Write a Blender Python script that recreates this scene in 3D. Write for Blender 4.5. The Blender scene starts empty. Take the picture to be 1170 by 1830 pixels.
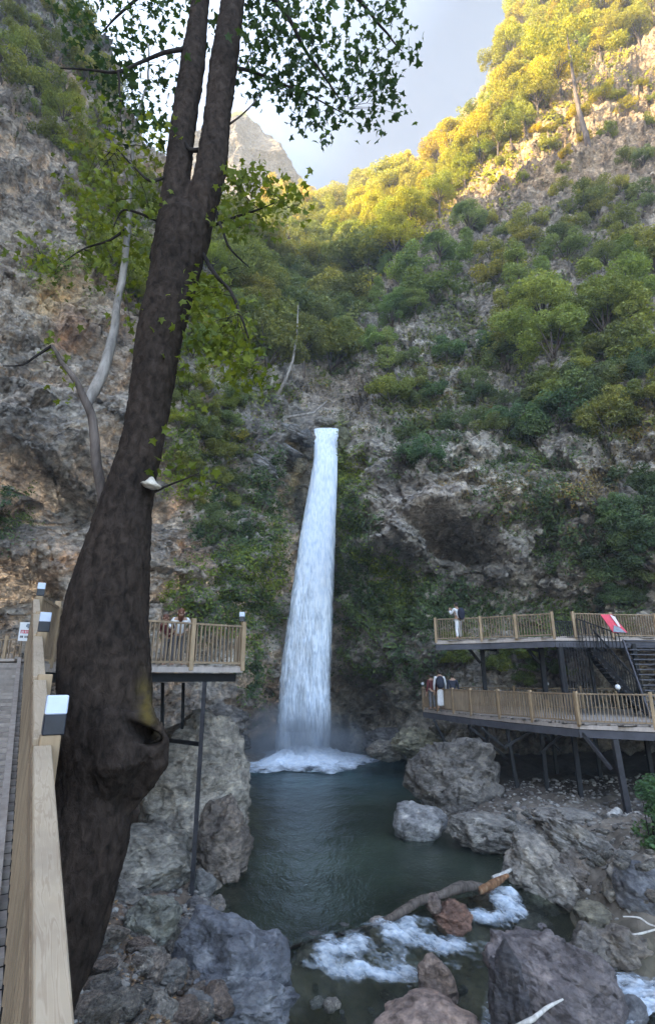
import bpy, math, random
import numpy as np
from mathutils import Vector, Matrix
from mathutils.bvhtree import BVHTree
R = math.radians
rnd = random.Random(7)
rng = np.random.default_rng(11)
scene = bpy.context.scene
col = scene.collection

# ------------------------------------------------------------------ camera, sky, sun, exposure
EYE = 4.9                      # metres above the pool
FOC, CX, CY = 960.0, 585.0, 915.0
PITCH = math.atan(295/960)
cd = bpy.data.cameras.new('camera'); cam = bpy.data.objects.new('camera', cd); col.objects.link(cam)
cam.location = (0, 0, EYE); cam.rotation_euler = (math.pi/2 + PITCH, 0, 0)
cd.sensor_fit = 'VERTICAL'; cd.sensor_height = 24; cd.lens = 24*FOC/1830
cd.clip_start = .05; cd.clip_end = 3000
scene.camera = cam

SUN_EL, SUN_AZ = 17.0, 112.0     # azimuth measured from +Y (view direction) towards -X
sd = Vector((-math.sin(R(SUN_AZ))*math.cos(R(SUN_EL)), math.cos(R(SUN_AZ))*math.cos(R(SUN_EL)), math.sin(R(SUN_EL))))
w = bpy.data.worlds.new('World'); scene.world = w; w.use_nodes = True
nt = w.node_tree; bg = nt.nodes['Background']
sky = nt.nodes.new('ShaderNodeTexSky'); sky.sky_type = 'NISHITA'; sky.sun_disc = False
sky.sun_elevation = R(SUN_EL+8); sky.sun_rotation = R(-SUN_AZ); sky.air_density = 1.0; sky.dust_density = 1.6; sky.ozone_density = 1.2
tc = nt.nodes.new('ShaderNodeTexCoord'); mp = nt.nodes.new('ShaderNodeMapping'); mp.inputs['Scale'].default_value = (1.2, 1.2, 3.0)
no = nt.nodes.new('ShaderNodeTexNoise'); no.inputs['Scale'].default_value = 1.3; no.inputs['Detail'].default_value = 5; no.inputs['Roughness'].default_value = .55
cr = nt.nodes.new('ShaderNodeValToRGB'); cr.color_ramp.elements[0].position = .38; cr.color_ramp.elements[0].color = (.12,)*3+(1,)
cr.color_ramp.elements[1].position = .72; cr.color_ramp.elements[1].color = (.55,)*3+(1,)
mx = nt.nodes.new('ShaderNodeMix'); mx.data_type = 'RGBA'; mx.inputs[7].default_value = (1.6, 1.95, 2.6, 1)
nt.links.new(tc.outputs['Generated'], mp.inputs[0]); nt.links.new(mp.outputs[0], no.inputs[0]); nt.links.new(no.outputs[0], cr.inputs[0])
nt.links.new(cr.outputs[0], mx.inputs[0]); nt.links.new(sky.outputs[0], mx.inputs[6]); dt = nt.nodes.new('ShaderNodeVectorMath'); dt.operation = 'DOT_PRODUCT'; dt.inputs[1].default_value = (-sd.x, -sd.y*2, -.1)
nt.links.new(tc.outputs['Generated'], dt.inputs[0])
ar = nt.nodes.new('ShaderNodeValToRGB'); ar.color_ramp.elements[0].position = .0; ar.color_ramp.elements[0].color = (1.3, 1.28, 1.25, 1)
ar.color_ramp.elements[1].position = .42; ar.color_ramp.elements[1].color = (.180, .232, .268, 1)
nt.links.new(dt.outputs['Value'], ar.inputs[0])
ml = nt.nodes.new('ShaderNodeMix'); ml.data_type = 'RGBA'; ml.blend_type = 'MULTIPLY'; ml.inputs[0].default_value = 1
nt.links.new(mx.outputs[2], ml.inputs[6]); nt.links.new(ar.outputs[0], ml.inputs[7]); nt.links.new(ml.outputs[2], bg.inputs[0])
bg.inputs[1].default_value = .13
sl = bpy.data.lights.new('sun', 'SUN'); sl.energy = 3.3; sl.angle = R(.6); sl.color = (1.0, .77, .42)
so = bpy.data.objects.new('sun', sl); col.objects.link(so); so.rotation_euler = sd.to_track_quat('Z', 'Y').to_euler(); so.location = (-60, -20, 120)
scene.view_settings.view_transform = 'Standard'; scene.view_settings.look = 'None'
scene.view_settings.exposure = 3.0; scene.view_settings.gamma = 1
scene.render.engine = 'CYCLES'
cy = scene.cycles; cy.use_denoising = True; cy.max_bounces = 6; cy.diffuse_bounces = 3; cy.glossy_bounces = 3
cy.transmission_bounces = 4; cy.transparent_max_bounces = 12; cy.volume_bounces = 0; cy.sample_clamp_indirect = 6
try: cy.denoiser = 'OPENIMAGEDENOISE'
except Exception: pass

# ------------------------------------------------------------------ measuring helpers
CT, ST = math.cos(PITCH), math.sin(PITCH)
def ray(px, py):
    a = (px-CX)/FOC; b = (CY-py)/FOC
    return Vector((a, CT-b*ST, ST+b*CT))
def P(px, py, Y):
    d = ray(px, py); return Vector((d.x, d.y, d.z))*(Y/d.y) + Vector((0, 0, EYE))
def Pz(px, py, z):
    d = ray(px, py); return d*((z-EYE)/d.z) + Vector((0, 0, EYE))
def depth_of(p): return p[1]*CT + (p[2]-EYE)*ST
def Pn(px, py, Y):
    px = np.asarray(px, float); py = np.asarray(py, float); Y = np.asarray(Y, float)
    a = (px-CX)/FOC; b = (CY-py)/FOC; dy = CT-b*ST; dz = ST+b*CT
    k = Y/dy
    return np.stack([a*k, Y, dz*k+EYE], -1)
def to_px(p):
    p = np.asarray(p); y = p[..., 1]; z = p[..., 2]-EYE
    d = y*CT+z*ST; u = z*CT-y*ST
    return CX+FOC*p[..., 0]/d, CY-FOC*u/d

# ------------------------------------------------------------------ noise
_perm = rng.permutation(256); _perm = np.concatenate([_perm, _perm, _perm])
_grad = rng.normal(size=(256, 3)); _grad /= np.linalg.norm(_grad, axis=1)[:, None]
def perlin(p):
    p = np.asarray(p, float); i = np.floor(p).astype(int); f = p-i
    u = f*f*f*(f*(f*6-15)+10); i &= 255
    out = 0
    for dx in (0, 1):
        wx = u[..., 0] if dx else 1-u[..., 0]
        a = _perm[i[..., 0]+dx]
        for dy in (0, 1):
            wy = u[..., 1] if dy else 1-u[..., 1]
            b = _perm[a+i[..., 1]+dy]
            for dz in (0, 1):
                wz = u[..., 2] if dz else 1-u[..., 2]
                g = _grad[_perm[b+i[..., 2]+dz] % 256]
                out = out + wx*wy*wz*(g[..., 0]*(f[..., 0]-dx)+g[..., 1]*(f[..., 1]-dy)+g[..., 2]*(f[..., 2]-dz))
    return out*1.6
def fbm(p, octv=5, lac=2.03, gain=.5, ridge=False):
    p = np.asarray(p, float).copy(); a = 1; s = 0
    for k in range(octv):
        n = perlin(p+k*17.3)
        if ridge: n = 1-2*np.abs(n)-.35
        s = s+a*n; a *= gain; p = p*lac
    return s

def facet(p, sharp=1.0):
    """fractured blocks: every cell of a jittered lattice is a plane with its own tilt and height"""
    p = np.asarray(p, float); sh = p.shape[:-1]; p = p.reshape(-1, 3); i0 = np.floor(p).astype(int)
    best = np.full(len(p), 1e9); h = np.zeros(len(p))
    for dx in (-1, 0, 1):
        for dy in (-1, 0, 1):
            for dz in (-1, 0, 1):
                c = i0+np.array([dx, dy, dz]); k = _perm[(_perm[(_perm[c[:, 0] & 255]+c[:, 1]) & 255]+c[:, 2]) & 255]
                j = c+.5+_grad[k]*.45; dlt = p-j; d = np.einsum('ij,ij->i', dlt, dlt); m = d < best
                best = np.where(m, d, best); hh_ = np.einsum('ij,ij->i', dlt, _grad[(k*7+31) % 256])*.9*sharp+((k*37) % 101)/101*.5-.25
                h = np.where(m, hh_, h)
    return h.reshape(sh)

# ------------------------------------------------------------------ mesh helpers
def tag(o, label=None, cat=None, group=None, kind=None):
    if label: o['label'] = label
    if cat: o['category'] = cat
    if group: o['group'] = group
    if kind: o['kind'] = kind
    return o
def np_mesh(name, v, quads, smooth=True):
    m = bpy.data.meshes.new(name); v = np.asarray(v, np.float32); q = np.asarray(quads, np.int32); q = np.ascontiguousarray(q.reshape(-1, q.shape[-1]))
    n = q.shape[1]
    m.vertices.add(len(v)); m.vertices.foreach_set('co', v.ravel())
    m.loops.add(q.size); m.loops.foreach_set('vertex_index', q.ravel())
    m.polygons.add(len(q)); m.polygons.foreach_set('loop_start', np.arange(0, q.size, n, dtype=np.int32))
    m.polygons.foreach_set('loop_total', np.full(len(q), n, np.int32))
    m.polygons.foreach_set('use_smooth', np.full(len(q), smooth))
    m.update(calc_edges=True); return m
def link(name, mesh, mat=None, parent=None, loc=None):
    o = bpy.data.objects.new(name, mesh); col.objects.link(o)
    if mat is not None and mesh is not None: mesh.materials.append(mat)
    if parent: o.parent = parent
    if loc is not None: o.location = loc
    return o
def empty(name, loc, label=None, cat=None, group=None, kind=None, rz=0):
    o = bpy.data.objects.new(name, None); col.objects.link(o); o.location = loc; o.rotation_euler.z = rz
    o.empty_display_size = .2
    return tag(o, label, cat, group, kind)
class MB:
    """collects boxes, beams and tubes in world space"""
    def __init__(s): s.v = []; s.f = []
    def beam(s, a, b, w, h, up=(0, 0, 1), bev=0):
        a = Vector(a); b = Vector(b); d = (b-a).normalized(); up = Vector(up)
        side = d.cross(up)
        if side.length < 1e-4: side = d.cross(Vector((0, 1, 0)))
        side.normalize(); u = side.cross(d).normalized(); n = len(s.v)
        prof = [(-.5, -.5), (.5, -.5), (.5, .5), (-.5, .5)]
        for e in (a, b):
            for x, y in prof: s.v.append(e+side*(x*w)+u*(y*h))
        s.f += [(n, n+1, n+2, n+3), (n+7, n+6, n+5, n+4)] + [(n+i, n+4+i, n+4+(i+1) % 4, n+(i+1) % 4) for i in range(4)]
    def tube(s, pts, rads, seg=8, wob=0):
        pts = [Vector(p) for p in pts]; n0 = len(s.v); prev = None
        for i, p in enumerate(pts):
            t = (pts[min(i+1, len(pts)-1)]-pts[max(i-1, 0)]).normalized()
            if prev is None:
                prev = t.cross(Vector((0, 0, 1)))
                if prev.length < 1e-3: prev = Vector((1, 0, 0))
            prev = (prev-t*prev.dot(t)).normalized(); q = t.cross(prev)
            for k in range(seg):
                a = 2*math.pi*k/seg; r = rads[i]*(1+(rnd.uniform(-wob, wob) if wob else 0))
                s.v.append(p+prev*(math.cos(a)*r)+q*(math.sin(a)*r))
        for i in range(len(pts)-1):
            for k in range(seg):
                a = n0+i*seg+k; b = n0+i*seg+(k+1) % seg
                s.f.append((a, b, b+seg, a+seg))
        s.f.append(tuple(n0+k for k in range(seg))[::-1]); e = n0+(len(pts)-1)*seg
        s.f.append(tuple(e+k for k in range(seg)))
    def build(s, name, mat, parent=None, origin=None, smooth=False, bevel=0, local=False):
        m = bpy.data.meshes.new(name)
        pl = Vector((0, 0, 0))
        if parent is not None and not local:
            pl = Vector(parent.location); q = parent
            while q.parent: q = q.parent; pl = pl+Vector(q.location)
        elif origin is not None: pl = Vector(origin)
        m.from_pydata([tuple(v-pl) for v in s.v], [], s.f)
        if smooth: m.polygons.foreach_set('use_smooth', [True]*len(m.polygons))
        m.update(); o = link(name, m, mat, parent, None if parent is not None else pl)
        if bevel:
            b = o.modifiers.new('bevel', 'BEVEL'); b.width = bevel; b.segments = 1; b.limit_method = 'ANGLE'
        return o
def catmull(pts, n):
    pts = np.asarray(pts, float); k = len(pts); t = np.linspace(0, k-1, n); i = np.clip(t.astype(int), 0, k-2); f = (t-i)[:, None]
    p0 = pts[np.clip(i-1, 0, k-1)]; p1 = pts[i]; p2 = pts[i+1]; p3 = pts[np.clip(i+2, 0, k-1)]
    return .5*(2*p1+(p2-p0)*f+(2*p0-5*p1+4*p2-p3)*f*f+(3*p1-p0-3*p2+p3)*f**3)

# ------------------------------------------------------------------ materials
def nd(t, typ, **kw):
    n = t.nodes.new(typ)
    for k, v in kw.items():
        if k in n.inputs: n.inputs[k].default_value = v
        else: setattr(n, k, v)
    return n
def ramp(t, src, stops, interp='LINEAR'):
    r = t.nodes.new('ShaderNodeValToRGB'); r.color_ramp.interpolation = interp
    e = r.color_ramp.elements
    while len(e) < len(stops): e.new(.5)
    for k, (p, c) in enumerate(stops):
        e[k].position = p; e[k].color = tuple(c)+(1,) if len(c) == 3 else c
    t.links.new(src, r.inputs[0]); return r.outputs[0]
def mixc(t, fac, a, b, mode='MIX'):
    m = t.nodes.new('ShaderNodeMix'); m.data_type = 'RGBA'; m.blend_type = mode
    for i, s in ((0, fac), (6, a), (7, b)):
        if isinstance(s, (int, float)): m.inputs[i].default_value = s
        elif isinstance(s, (tuple, list)): m.inputs[i].default_value = tuple(s)+((1,) if len(s) == 3 else ())
        else: t.links.new(s, m.inputs[i])
    return m.outputs[2]
def newmat(name):
    m = bpy.data.materials.new(name); m.use_nodes = True; t = m.node_tree
    return m, t, t.nodes['Principled BSDF']
def coords(t, scale=(1, 1, 1), rot=(0, 0, 0), kind='Object'):
    c = nd(t, 'ShaderNodeTexCoord'); m = nd(t, 'ShaderNodeMapping'); m.inputs['Scale'].default_value = scale; m.inputs['Rotation'].default_value = rot
    t.links.new(c.outputs[kind], m.inputs[0]); return m.outputs[0]
def noise(t, vec, sc, det=6, rough=.6, dist=0):
    n = nd(t, 'ShaderNodeTexNoise', Scale=sc, Detail=det, Roughness=rough, Distortion=dist); t.links.new(vec, n.inputs['Vector']); return n.outputs['Fac']
def bump(t, bsdf, h, strength, dist, prev=None):
    b = nd(t, 'ShaderNodeBump', Strength=strength, Distance=dist); t.links.new(h, b.inputs['Height'])
    if prev is not None: t.links.new(prev, b.inputs['Normal'])
    t.links.new(b.outputs[0], bsdf.inputs['Normal']); return b.outputs[0]

def rock_mat(name, dark, mid, light, scale=1.0, stain=None, attr=False, rough=.85, vein=True, bs=1.0, objtint=False):
    m, t, b = newmat(name); v = coords(t)
    n1 = noise(t, v, .35*scale, 8, .62, .6)
    c = ramp(t, n1, [(.34, dark), (.48, mid), (.62, light)])
    n2 = noise(t, v, 2.3*scale, 8, .7)
    c = mixc(t, .75, c, ramp(t, n2, [(.33, (.32, .31, .30)), (.5, (.95, .95, .95)), (.66, (1.6, 1.55, 1.45))]), 'MULTIPLY')
    vs = coords(t, (1, 1, 3.4), (R(24), R(-31), 0)); n3 = noise(t, vs, 1.5*scale, 7, .68, 1.1)
    c = mixc(t, .6, c, ramp(t, n3, [(.36, (.42, .40, .39)), (.5, (1, 1, 1)), (.64, (1.32, 1.26, 1.16))]), 'MULTIPLY')
    vo = nd(t, 'ShaderNodeTexVoronoi', Scale=1.7*scale); vo.feature = 'DISTANCE_TO_EDGE'; t.links.new(v, vo.inputs['Vector'])
    wv = mixc(t, .35, v, nd(t, 'ShaderNodeTexNoise', Scale=1.4*scale).outputs['Color'], 'ADD'); t.links.new(wv, vo.inputs['Vector'])
    crack = ramp(t, vo.outputs['Distance'], [(0, (0, 0, 0)), (.06, (1, 1, 1))])
    if vein: c = mixc(t, .18, c, ramp(t, crack, [(0, (.35, .33, .32)), (1, (1, 1, 1))]), 'MULTIPLY')
    if stain:
        n4 = noise(t, v, .55*scale, 5, .6, .8); f = ramp(t, n4, [(.56, (0, 0, 0)), (.66, (1, 1, 1))])
        c = mixc(t, f, c, mixc(t, .6, stain, c, 'MIX'))
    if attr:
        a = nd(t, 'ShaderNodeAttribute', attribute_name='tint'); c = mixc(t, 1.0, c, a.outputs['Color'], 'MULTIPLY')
    if objtint:
        oi = nd(t, 'ShaderNodeObjectInfo'); c = mixc(t, 1.0, c, oi.outputs['Color'], 'MULTIPLY')
    t.links.new(c, b.inputs['Base Color']); b.inputs['Roughness'].default_value = rough
    h = mixc(t, .5, n2, n3)
    if vein: h = mixc(t, .15, h, crack)
    p = bump(t, b, h, 1.0, .26*bs/scale)
    for fs, fd in ((3.1, .30), (8.5, .12)):
        fv = nd(t, 'ShaderNodeTexVoronoi', Scale=1.0); vm = coords(t, (fs*scale*.8, fs*scale*.8, fs*scale*1.3), (R(20), R(-28), 0)); nw = nd(t, 'ShaderNodeTexNoise', Scale=.9, Detail=2)
        t.links.new(vm, nw.inputs['Vector']); vv = mixc(t, .25, vm, nw.outputs['Color'], 'ADD'); t.links.new(vv, fv.inputs['Vector'])
        s1 = nd(t, 'ShaderNodeVectorMath', operation='SUBTRACT'); t.links.new(vv, s1.inputs[0]); t.links.new(fv.outputs['Position'], s1.inputs[1])
        s2 = nd(t, 'ShaderNodeVectorMath', operation='SUBTRACT'); t.links.new(fv.outputs['Color'], s2.inputs[0]); s2.inputs[1].default_value = (.5, .5, .5)
        s3 = nd(t, 'ShaderNodeVectorMath', operation='DOT_PRODUCT'); t.links.new(s1.outputs[0], s3.inputs[0]); t.links.new(s2.outputs[0], s3.inputs[1])
        p = bump(t, b, s3.outputs['Value'], 1.0, fd*bs/scale, p)
    n5 = noise(t, v, 14*scale, 6, .7); bump(t, b, n5, .6, .03*bs, p)
    return m

M = {}
M['cliff'] = rock_mat('cliff_rock', (.175, .16, .145), (.335, .305, .27), (.54, .495, .435), .8, attr=True, bs=1.5)
M['boulder'] = rock_mat('boulder_rock', (.16, .155, .15), (.27, .26, .245), (.40, .385, .36), 1.5, objtint=True, bs=.8, vein=False)
M['peak'] = rock_mat('peak_rock', (.13, .115, .10), (.19, .165, .14), (.25, .215, .185), .12, bs=4)

def ground_mat():
    m, t, b = newmat('bank_ground'); v = coords(t)
    n = noise(t, v, .8, 7, .65); c = ramp(t, n, [(.3, (.10, .085, .07)), (.5, (.20, .175, .145)), (.7, (.30, .265, .225))])
    vo = nd(t, 'ShaderNodeTexVoronoi', Scale=5.5, Randomness=1.0); t.links.new(v, vo.inputs['Vector'])
    vc = ramp(t, vo.outputs['Color'], [(.2, (.45, .42, .40)), (.5, (.95, .92, .9)), (.8, (1.35, 1.28, 1.2))])
    c = mixc(t, .35, c, vc, 'MULTIPLY')
    c = mixc(t, .5, c, ramp(t, vo.outputs['Distance'], [(.25, (1, 1, 1)), (.6, (.6, .6, .6))]), 'MULTIPLY')
    a = nd(t, 'ShaderNodeAttribute', attribute_name='tint'); c = mixc(t, 1.0, c, a.outputs['Color'], 'MULTIPLY')
    t.links.new(c, b.inputs['Base Color']); b.inputs['Roughness'].default_value = .9
    h = ramp(t, vo.outputs['Distance'], [(0, (1, 1, 1)), (.7, (0, 0, 0))])
    p = bump(t, b, h, .15, .03); bump(t, b, noise(t, v, 16, 5, .7), .6, .03, p); return m
M['ground'] = ground_mat()

def leaf_mat(name, base, sat=1.0, trans=.35, vary=.35, nscale=.9, rough=.6):
    m, t, b = newmat(name)
    oi = nd(t, 'ShaderNodeObjectInfo'); g = nd(t, 'ShaderNodeNewGeometry')
    c = mixc(t, 1.0, base, oi.outputs['Color'], 'MULTIPLY')
    r = ramp(t, g.outputs['Random Per Island'], [(0, (1-vary, 1-vary*.9, 1-vary*.7)), (.5, (1, 1, 1)), (1, (1+vary*1.1, 1+vary*.9, 1+vary*.2))])
    c = mixc(t, 1.0, c, r, 'MULTIPLY')
    v = coords(t, kind='Object'); n = noise(t, v, nscale, 3, .5)
    c = mixc(t, 1.0, c, ramp(t, n, [(.33, (.60, .66, .70)), (.5, (1, 1, 1)), (.68, (1.42, 1.3, .95))]), 'MULTIPLY')
    t.links.new(c, b.inputs['Base Color']); b.inputs['Roughness'].default_value = rough
    b.inputs['Specular IOR Level'].default_value = .3
    tr = nd(t, 'ShaderNodeBsdfTranslucent'); t.links.new(mixc(t, 1.0, c, (1.25, 1.2, .55), 'MULTIPLY'), tr.inputs[0])
    ms = nd(t, 'ShaderNodeMixShader'); ms.inputs[0].default_value = trans
    t.links.new(b.outputs[0], ms.inputs[1]); t.links.new(tr.outputs[0], ms.inputs[2])
    t.links.new(ms.outputs[0], t.nodes['Material Output'].inputs[0]); return m
M['leaf'] = leaf_mat('leaves', (.172, .202, .092))
M['ivy'] = leaf_mat('ivy_leaves', (.138, .172, .082), nscale=.35, vary=.5)
M['plane_leaf'] = leaf_mat('plane_tree_leaves', (.09, .13, .04), trans=.45, vary=.3)
M['deadleaf'] = leaf_mat('dry_leaves', (.27, .19, .135), trans=.15, vary=.5)

def bark_mat(name, a, b_, c_, sc=1.0, bs=1.0, stretch=.22, moss=False):
    m, t, b = newmat(name); v = coords(t, (1, 1, stretch))
    n = noise(t, v, 9*sc, 8, .65, .5); c = ramp(t, n, [(.32, a), (.5, b_), (.7, c_)])
    v2 = coords(t); n2 = noise(t, v2, 1.2, 4, .6); c = mixc(t, .8, c, ramp(t, n2, [(.3, (.6, .6, .6)), (.6, (1.25, 1.2, 1.15))]), 'MULTIPLY')
    if moss:
        at = nd(t, 'ShaderNodeAttribute', attribute_name='moss'); c = mixc(t, at.outputs['Fac'], c, (.13, .095, .025))
    b.inputs['Specular IOR Level'].default_value = .15
    t.links.new(c, b.inputs['Base Color']); b.inputs['Roughness'].default_value = .95
    p = bump(t, b, n, .9, .03*bs); bump(t, b, noise(t, v2, 60*sc, 4, .6), .5, .006*bs, p); return m
M['bark'] = bark_mat('dark_bark', (.014, .0105, .0085), (.036, .027, .022), (.064, .048, .039), sc=1.6, stretch=.6, moss=True)
M['pale_bark'] = bark_mat('pale_bark', (.13, .12, .11), (.30, .28, .26), (.42, .40, .37))
M['brown_bark'] = bark_mat('brown_bark', (.06, .05, .045), (.12, .10, .09), (.18, .155, .14))
M['twig'] = bark_mat('twig_bark', (.015, .012, .011), (.03, .025, .023), (.05, .043, .04))
M['driftwood'] = bark_mat('driftwood', (.05, .042, .036), (.12, .10, .088), (.21, .18, .155), 1, 1)
M['splitwood'] = bark_mat('split_wood', (.10, .05, .03), (.26, .14, .075), (.42, .31, .20), 1)
M['whitewood'] = bark_mat('bleached_wood', (.35, .33, .30), (.55, .53, .50), (.7, .68, .64), 1, .5)

def wood_mat(name, a, b_, grain_rot=0, sc=1.0, tintvar=.12):
    m, t, b = newmat(name); v = coords(t, (1, 1, .12), (0, 0, 0))
    n = noise(t, v, 22*sc, 5, .55, .4); c = ramp(t, n, [(.3, a), (.7, b_)])
    g = nd(t, 'ShaderNodeNewGeometry'); r = ramp(t, g.outputs['Random Per Island'], [(0, (1-tintvar,)*3), (1, (1+tintvar,)*3)])
    c = mixc(t, 1, c, r, 'MULTIPLY'); v2 = coords(t); n2 = noise(t, v2, 1.7, 5, .6)
    c = mixc(t, .7, c, ramp(t, n2, [(.3, (.72, .70, .68)), (.6, (1.12, 1.1, 1.08))]), 'MULTIPLY')
    t.links.new(c, b.inputs['Base Color']); b.inputs['Roughness'].default_value = .7; bump(t, b, n, .35, .004); return m
M['rail'] = wood_mat('rail_timber', (.20, .142, .088), (.33, .245, .158))
M['post'] = wood_mat('post_timber', (.27, .19, .112), (.40, .295, .185))
M['fascia'] = wood_mat('edge_timber', (.36, .31, .28), (.48, .42, .38), sc=.5)
M['plank'] = wood_mat('deck_planks', (.25, .215, .19), (.38, .335, .30), sc=.6, tintvar=.22)
def cap_mat():
    m, t, b = newmat('pale_rail_cap'); v = coords(t, (1, 1, 1), (0, 0, R(-29.6)))
    mpn = nd(t, 'ShaderNodeMapping'); mpn.inputs['Scale'].default_value = (26, 2.2, 2.2); t.links.new(v, mpn.inputs[0])
    n = noise(t, mpn.outputs[0], 1.0, 3, .5, 1.2)
    rings = nd(t, 'ShaderNodeMath', operation='SINE'); ml = nd(t, 'ShaderNodeMath', operation='MULTIPLY'); ml.inputs[1].default_value = 16
    t.links.new(n, ml.inputs[0]); t.links.new(ml.outputs[0], rings.inputs[0])
    c = ramp(t, rings.outputs[0], [(0, (.44, .35, .25)), (.8, (.48, .39, .285)), (1.0, (.39, .30, .21))])
    vo = nd(t, 'ShaderNodeTexVoronoi', Scale=6.5); t.links.new(v, vo.inputs['Vector'])
    c = mixc(t, 1, c, ramp(t, vo.outputs['Distance'], [(.02, (.45, .36, .3)), (.06, (1, 1, 1))]), 'MULTIPLY')
    c = mixc(t, .8, c, ramp(t, noise(t, v, 3.3, 5, .6), [(.3, (.82, .80, .80)), (.6, (1.08, 1.06, 1.03))]), 'MULTIPLY')
    t.links.new(c, b.inputs['Base Color']); b.inputs['Roughness'].default_value = .55; return m
M['cap'] = cap_mat()
def simple(name, c, rough=.5, metal=0, var=.25, sc=8, emit=None):
    m, t, b = newmat(name); v = coords(t); n = noise(t, v, sc, 5, .6)
    lo = tuple(x*(1-var) for x in c); hi = tuple(min(1, x*(1+var)) for x in c)
    t.links.new(ramp(t, n, [(.35, lo), (.65, hi)]), b.inputs['Base Color']); b.inputs['Roughness'].default_value = rough; b.inputs['Metallic'].default_value = metal
    return m
M['steel'] = simple('dark_steel', (.012, .0125, .015), .8, .0, .3)
M['steel_edge'] = simple('painted_steel_edge', (.075, .075, .09), .7, .0, .2, 3)
M['steel_leg'] = simple('weathered_steel', (.032, .030, .034), .75, 0, .35, 6)
M['lampblack'] = simple('lamp_housing', (.012, .017, .03), .35)
M['lampwhite'] = simple('lamp_panel', (.62, .70, .86), .25, 0, .05)
M['skin'] = simple('skin', (.42, .26, .18), .6)
M['hair_dark'] = simple('dark_hair', (.02, .015, .012), .6)
M['hair_red'] = simple('reddish_hair', (.13, .05, .03), .6)
M['white'] = simple('white_cotton', (.74, .74, .76), .8, 0, .1)
M['navy'] = simple('navy_cloth', (.015, .018, .035), .8)
M['maroon'] = simple('maroon_cloth', (.10, .018, .02), .8)
M['grey'] = simple('grey_cloth', (.12, .12, .13), .8)
M['signwhite'] = simple('sign_white', (.72, .73, .74), .4, 0, .04)
M['signred'] = simple('sign_red', (.62, .05, .09), .45, 0, .15)
M['signpink'] = simple('sign_pale', (.72, .62, .64), .45, 0, .1)
M['signgrey'] = simple('sign_grey', (.20, .23, .27), .45)
M['signdark'] = simple('sign_lettering', (.03, .03, .03), .5)
M['fungus'] = simple('bracket_fungus', (.55, .50, .42), .7)
M['moss'] = simple('moss', (.10, .085, .02), .95, 0, .5, 12)

def water_mat(name, tint, body, bsc=3.0, bd=.05, clear=.55):
    m, t, b = newmat(name); t.nodes.remove(b); v = coords(t, (1, .55, 1)); out = t.nodes['Material Output']
    h = noise(t, v, bsc, 4, .6, .6); bp = nd(t, 'ShaderNodeBump', Strength=.8, Distance=bd); t.links.new(h, bp.inputs['Height'])
    h2 = noise(t, v, bsc*4.5, 3, .6); bp2 = nd(t, 'ShaderNodeBump', Strength=.5, Distance=bd*.55); t.links.new(h2, bp2.inputs['Height']); t.links.new(bp.outputs[0], bp2.inputs['Normal'])
    gl = nd(t, 'ShaderNodeBsdfGlossy', Roughness=.06); t.links.new(bp2.outputs[0], gl.inputs['Normal'])
    tr = nd(t, 'ShaderNodeBsdfTransparent'); tr.inputs[0].default_value = tint+(1,)
    df = nd(t, 'ShaderNodeBsdfDiffuse'); t.links.new(bp2.outputs[0], df.inputs['Normal'])
    a = nd(t, 'ShaderNodeAttribute', attribute_name='tint'); t.links.new(mixc(t, 1, body, a.outputs['Color'], 'MULTIPLY'), df.inputs[0])
    s0 = nd(t, 'ShaderNodeMixShader'); t.links.new(a.outputs['Alpha'], s0.inputs[0]); t.links.new(tr.outputs[0], s0.inputs[1]); t.links.new(df.outputs[0], s0.inputs[2])
    fr = nd(t, 'ShaderNodeFresnel', IOR=1.33); t.links.new(bp2.outputs[0], fr.inputs['Normal'])
    s1 = nd(t, 'ShaderNodeMixShader'); t.links.new(fr.outputs[0], s1.inputs[0]); t.links.new(s0.outputs[0], s1.inputs[1]); t.links.new(gl.outputs[0], s1.inputs[2])
    t.links.new(s1.outputs[0], out.inputs[0]); return m
M['pool'] = water_mat('pool_water', (.55, .62, .54), (.036, .062, .058))
M['stream'] = water_mat('stream_water', (.74, .78, .68), (.028, .036, .030), 4.5, .09)

def foam_mat(name, stretch=(1, 1, 1), lo=.36, hi=.56, sc=3.0, det=7):
    m, t, b = newmat(name); v = coords(t, stretch)
    n = noise(t, v, sc, det, .6, .5); n2 = noise(t, v, sc*2.7, 4, .55)
    a = nd(t, 'ShaderNodeAttribute', attribute_name='dens')
    s = nd(t, 'ShaderNodeMath', operation='ADD'); t.links.new(mixc(t, .35, n, n2), s.inputs[0]); t.links.new(a.outputs['Fac'], s.inputs[1])
    al = ramp(t, s.outputs[0], [(lo, (0, 0, 0)), (hi, (1, 1, 1))])
    c = ramp(t, n2, [(.3, (.52, .64, .80)), (.6, (.80, .87, .95))])
    t.links.new(c, b.inputs['Base Color']); b.inputs['Roughness'].default_value = .55; b.inputs['Subsurface Weight'].default_value = 0
    t.links.new(al, b.inputs['Alpha']); bump(t, b, n2, .4, .05); return m
M['fall'] = foam_mat('falling_water', (1, 1, .13), .28, .66, 3.4)
M['foam'] = foam_mat('white_water', (1.0, 2.3, 1.4), .30, .92, 2.6, 6)
M['mist'] = None

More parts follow.
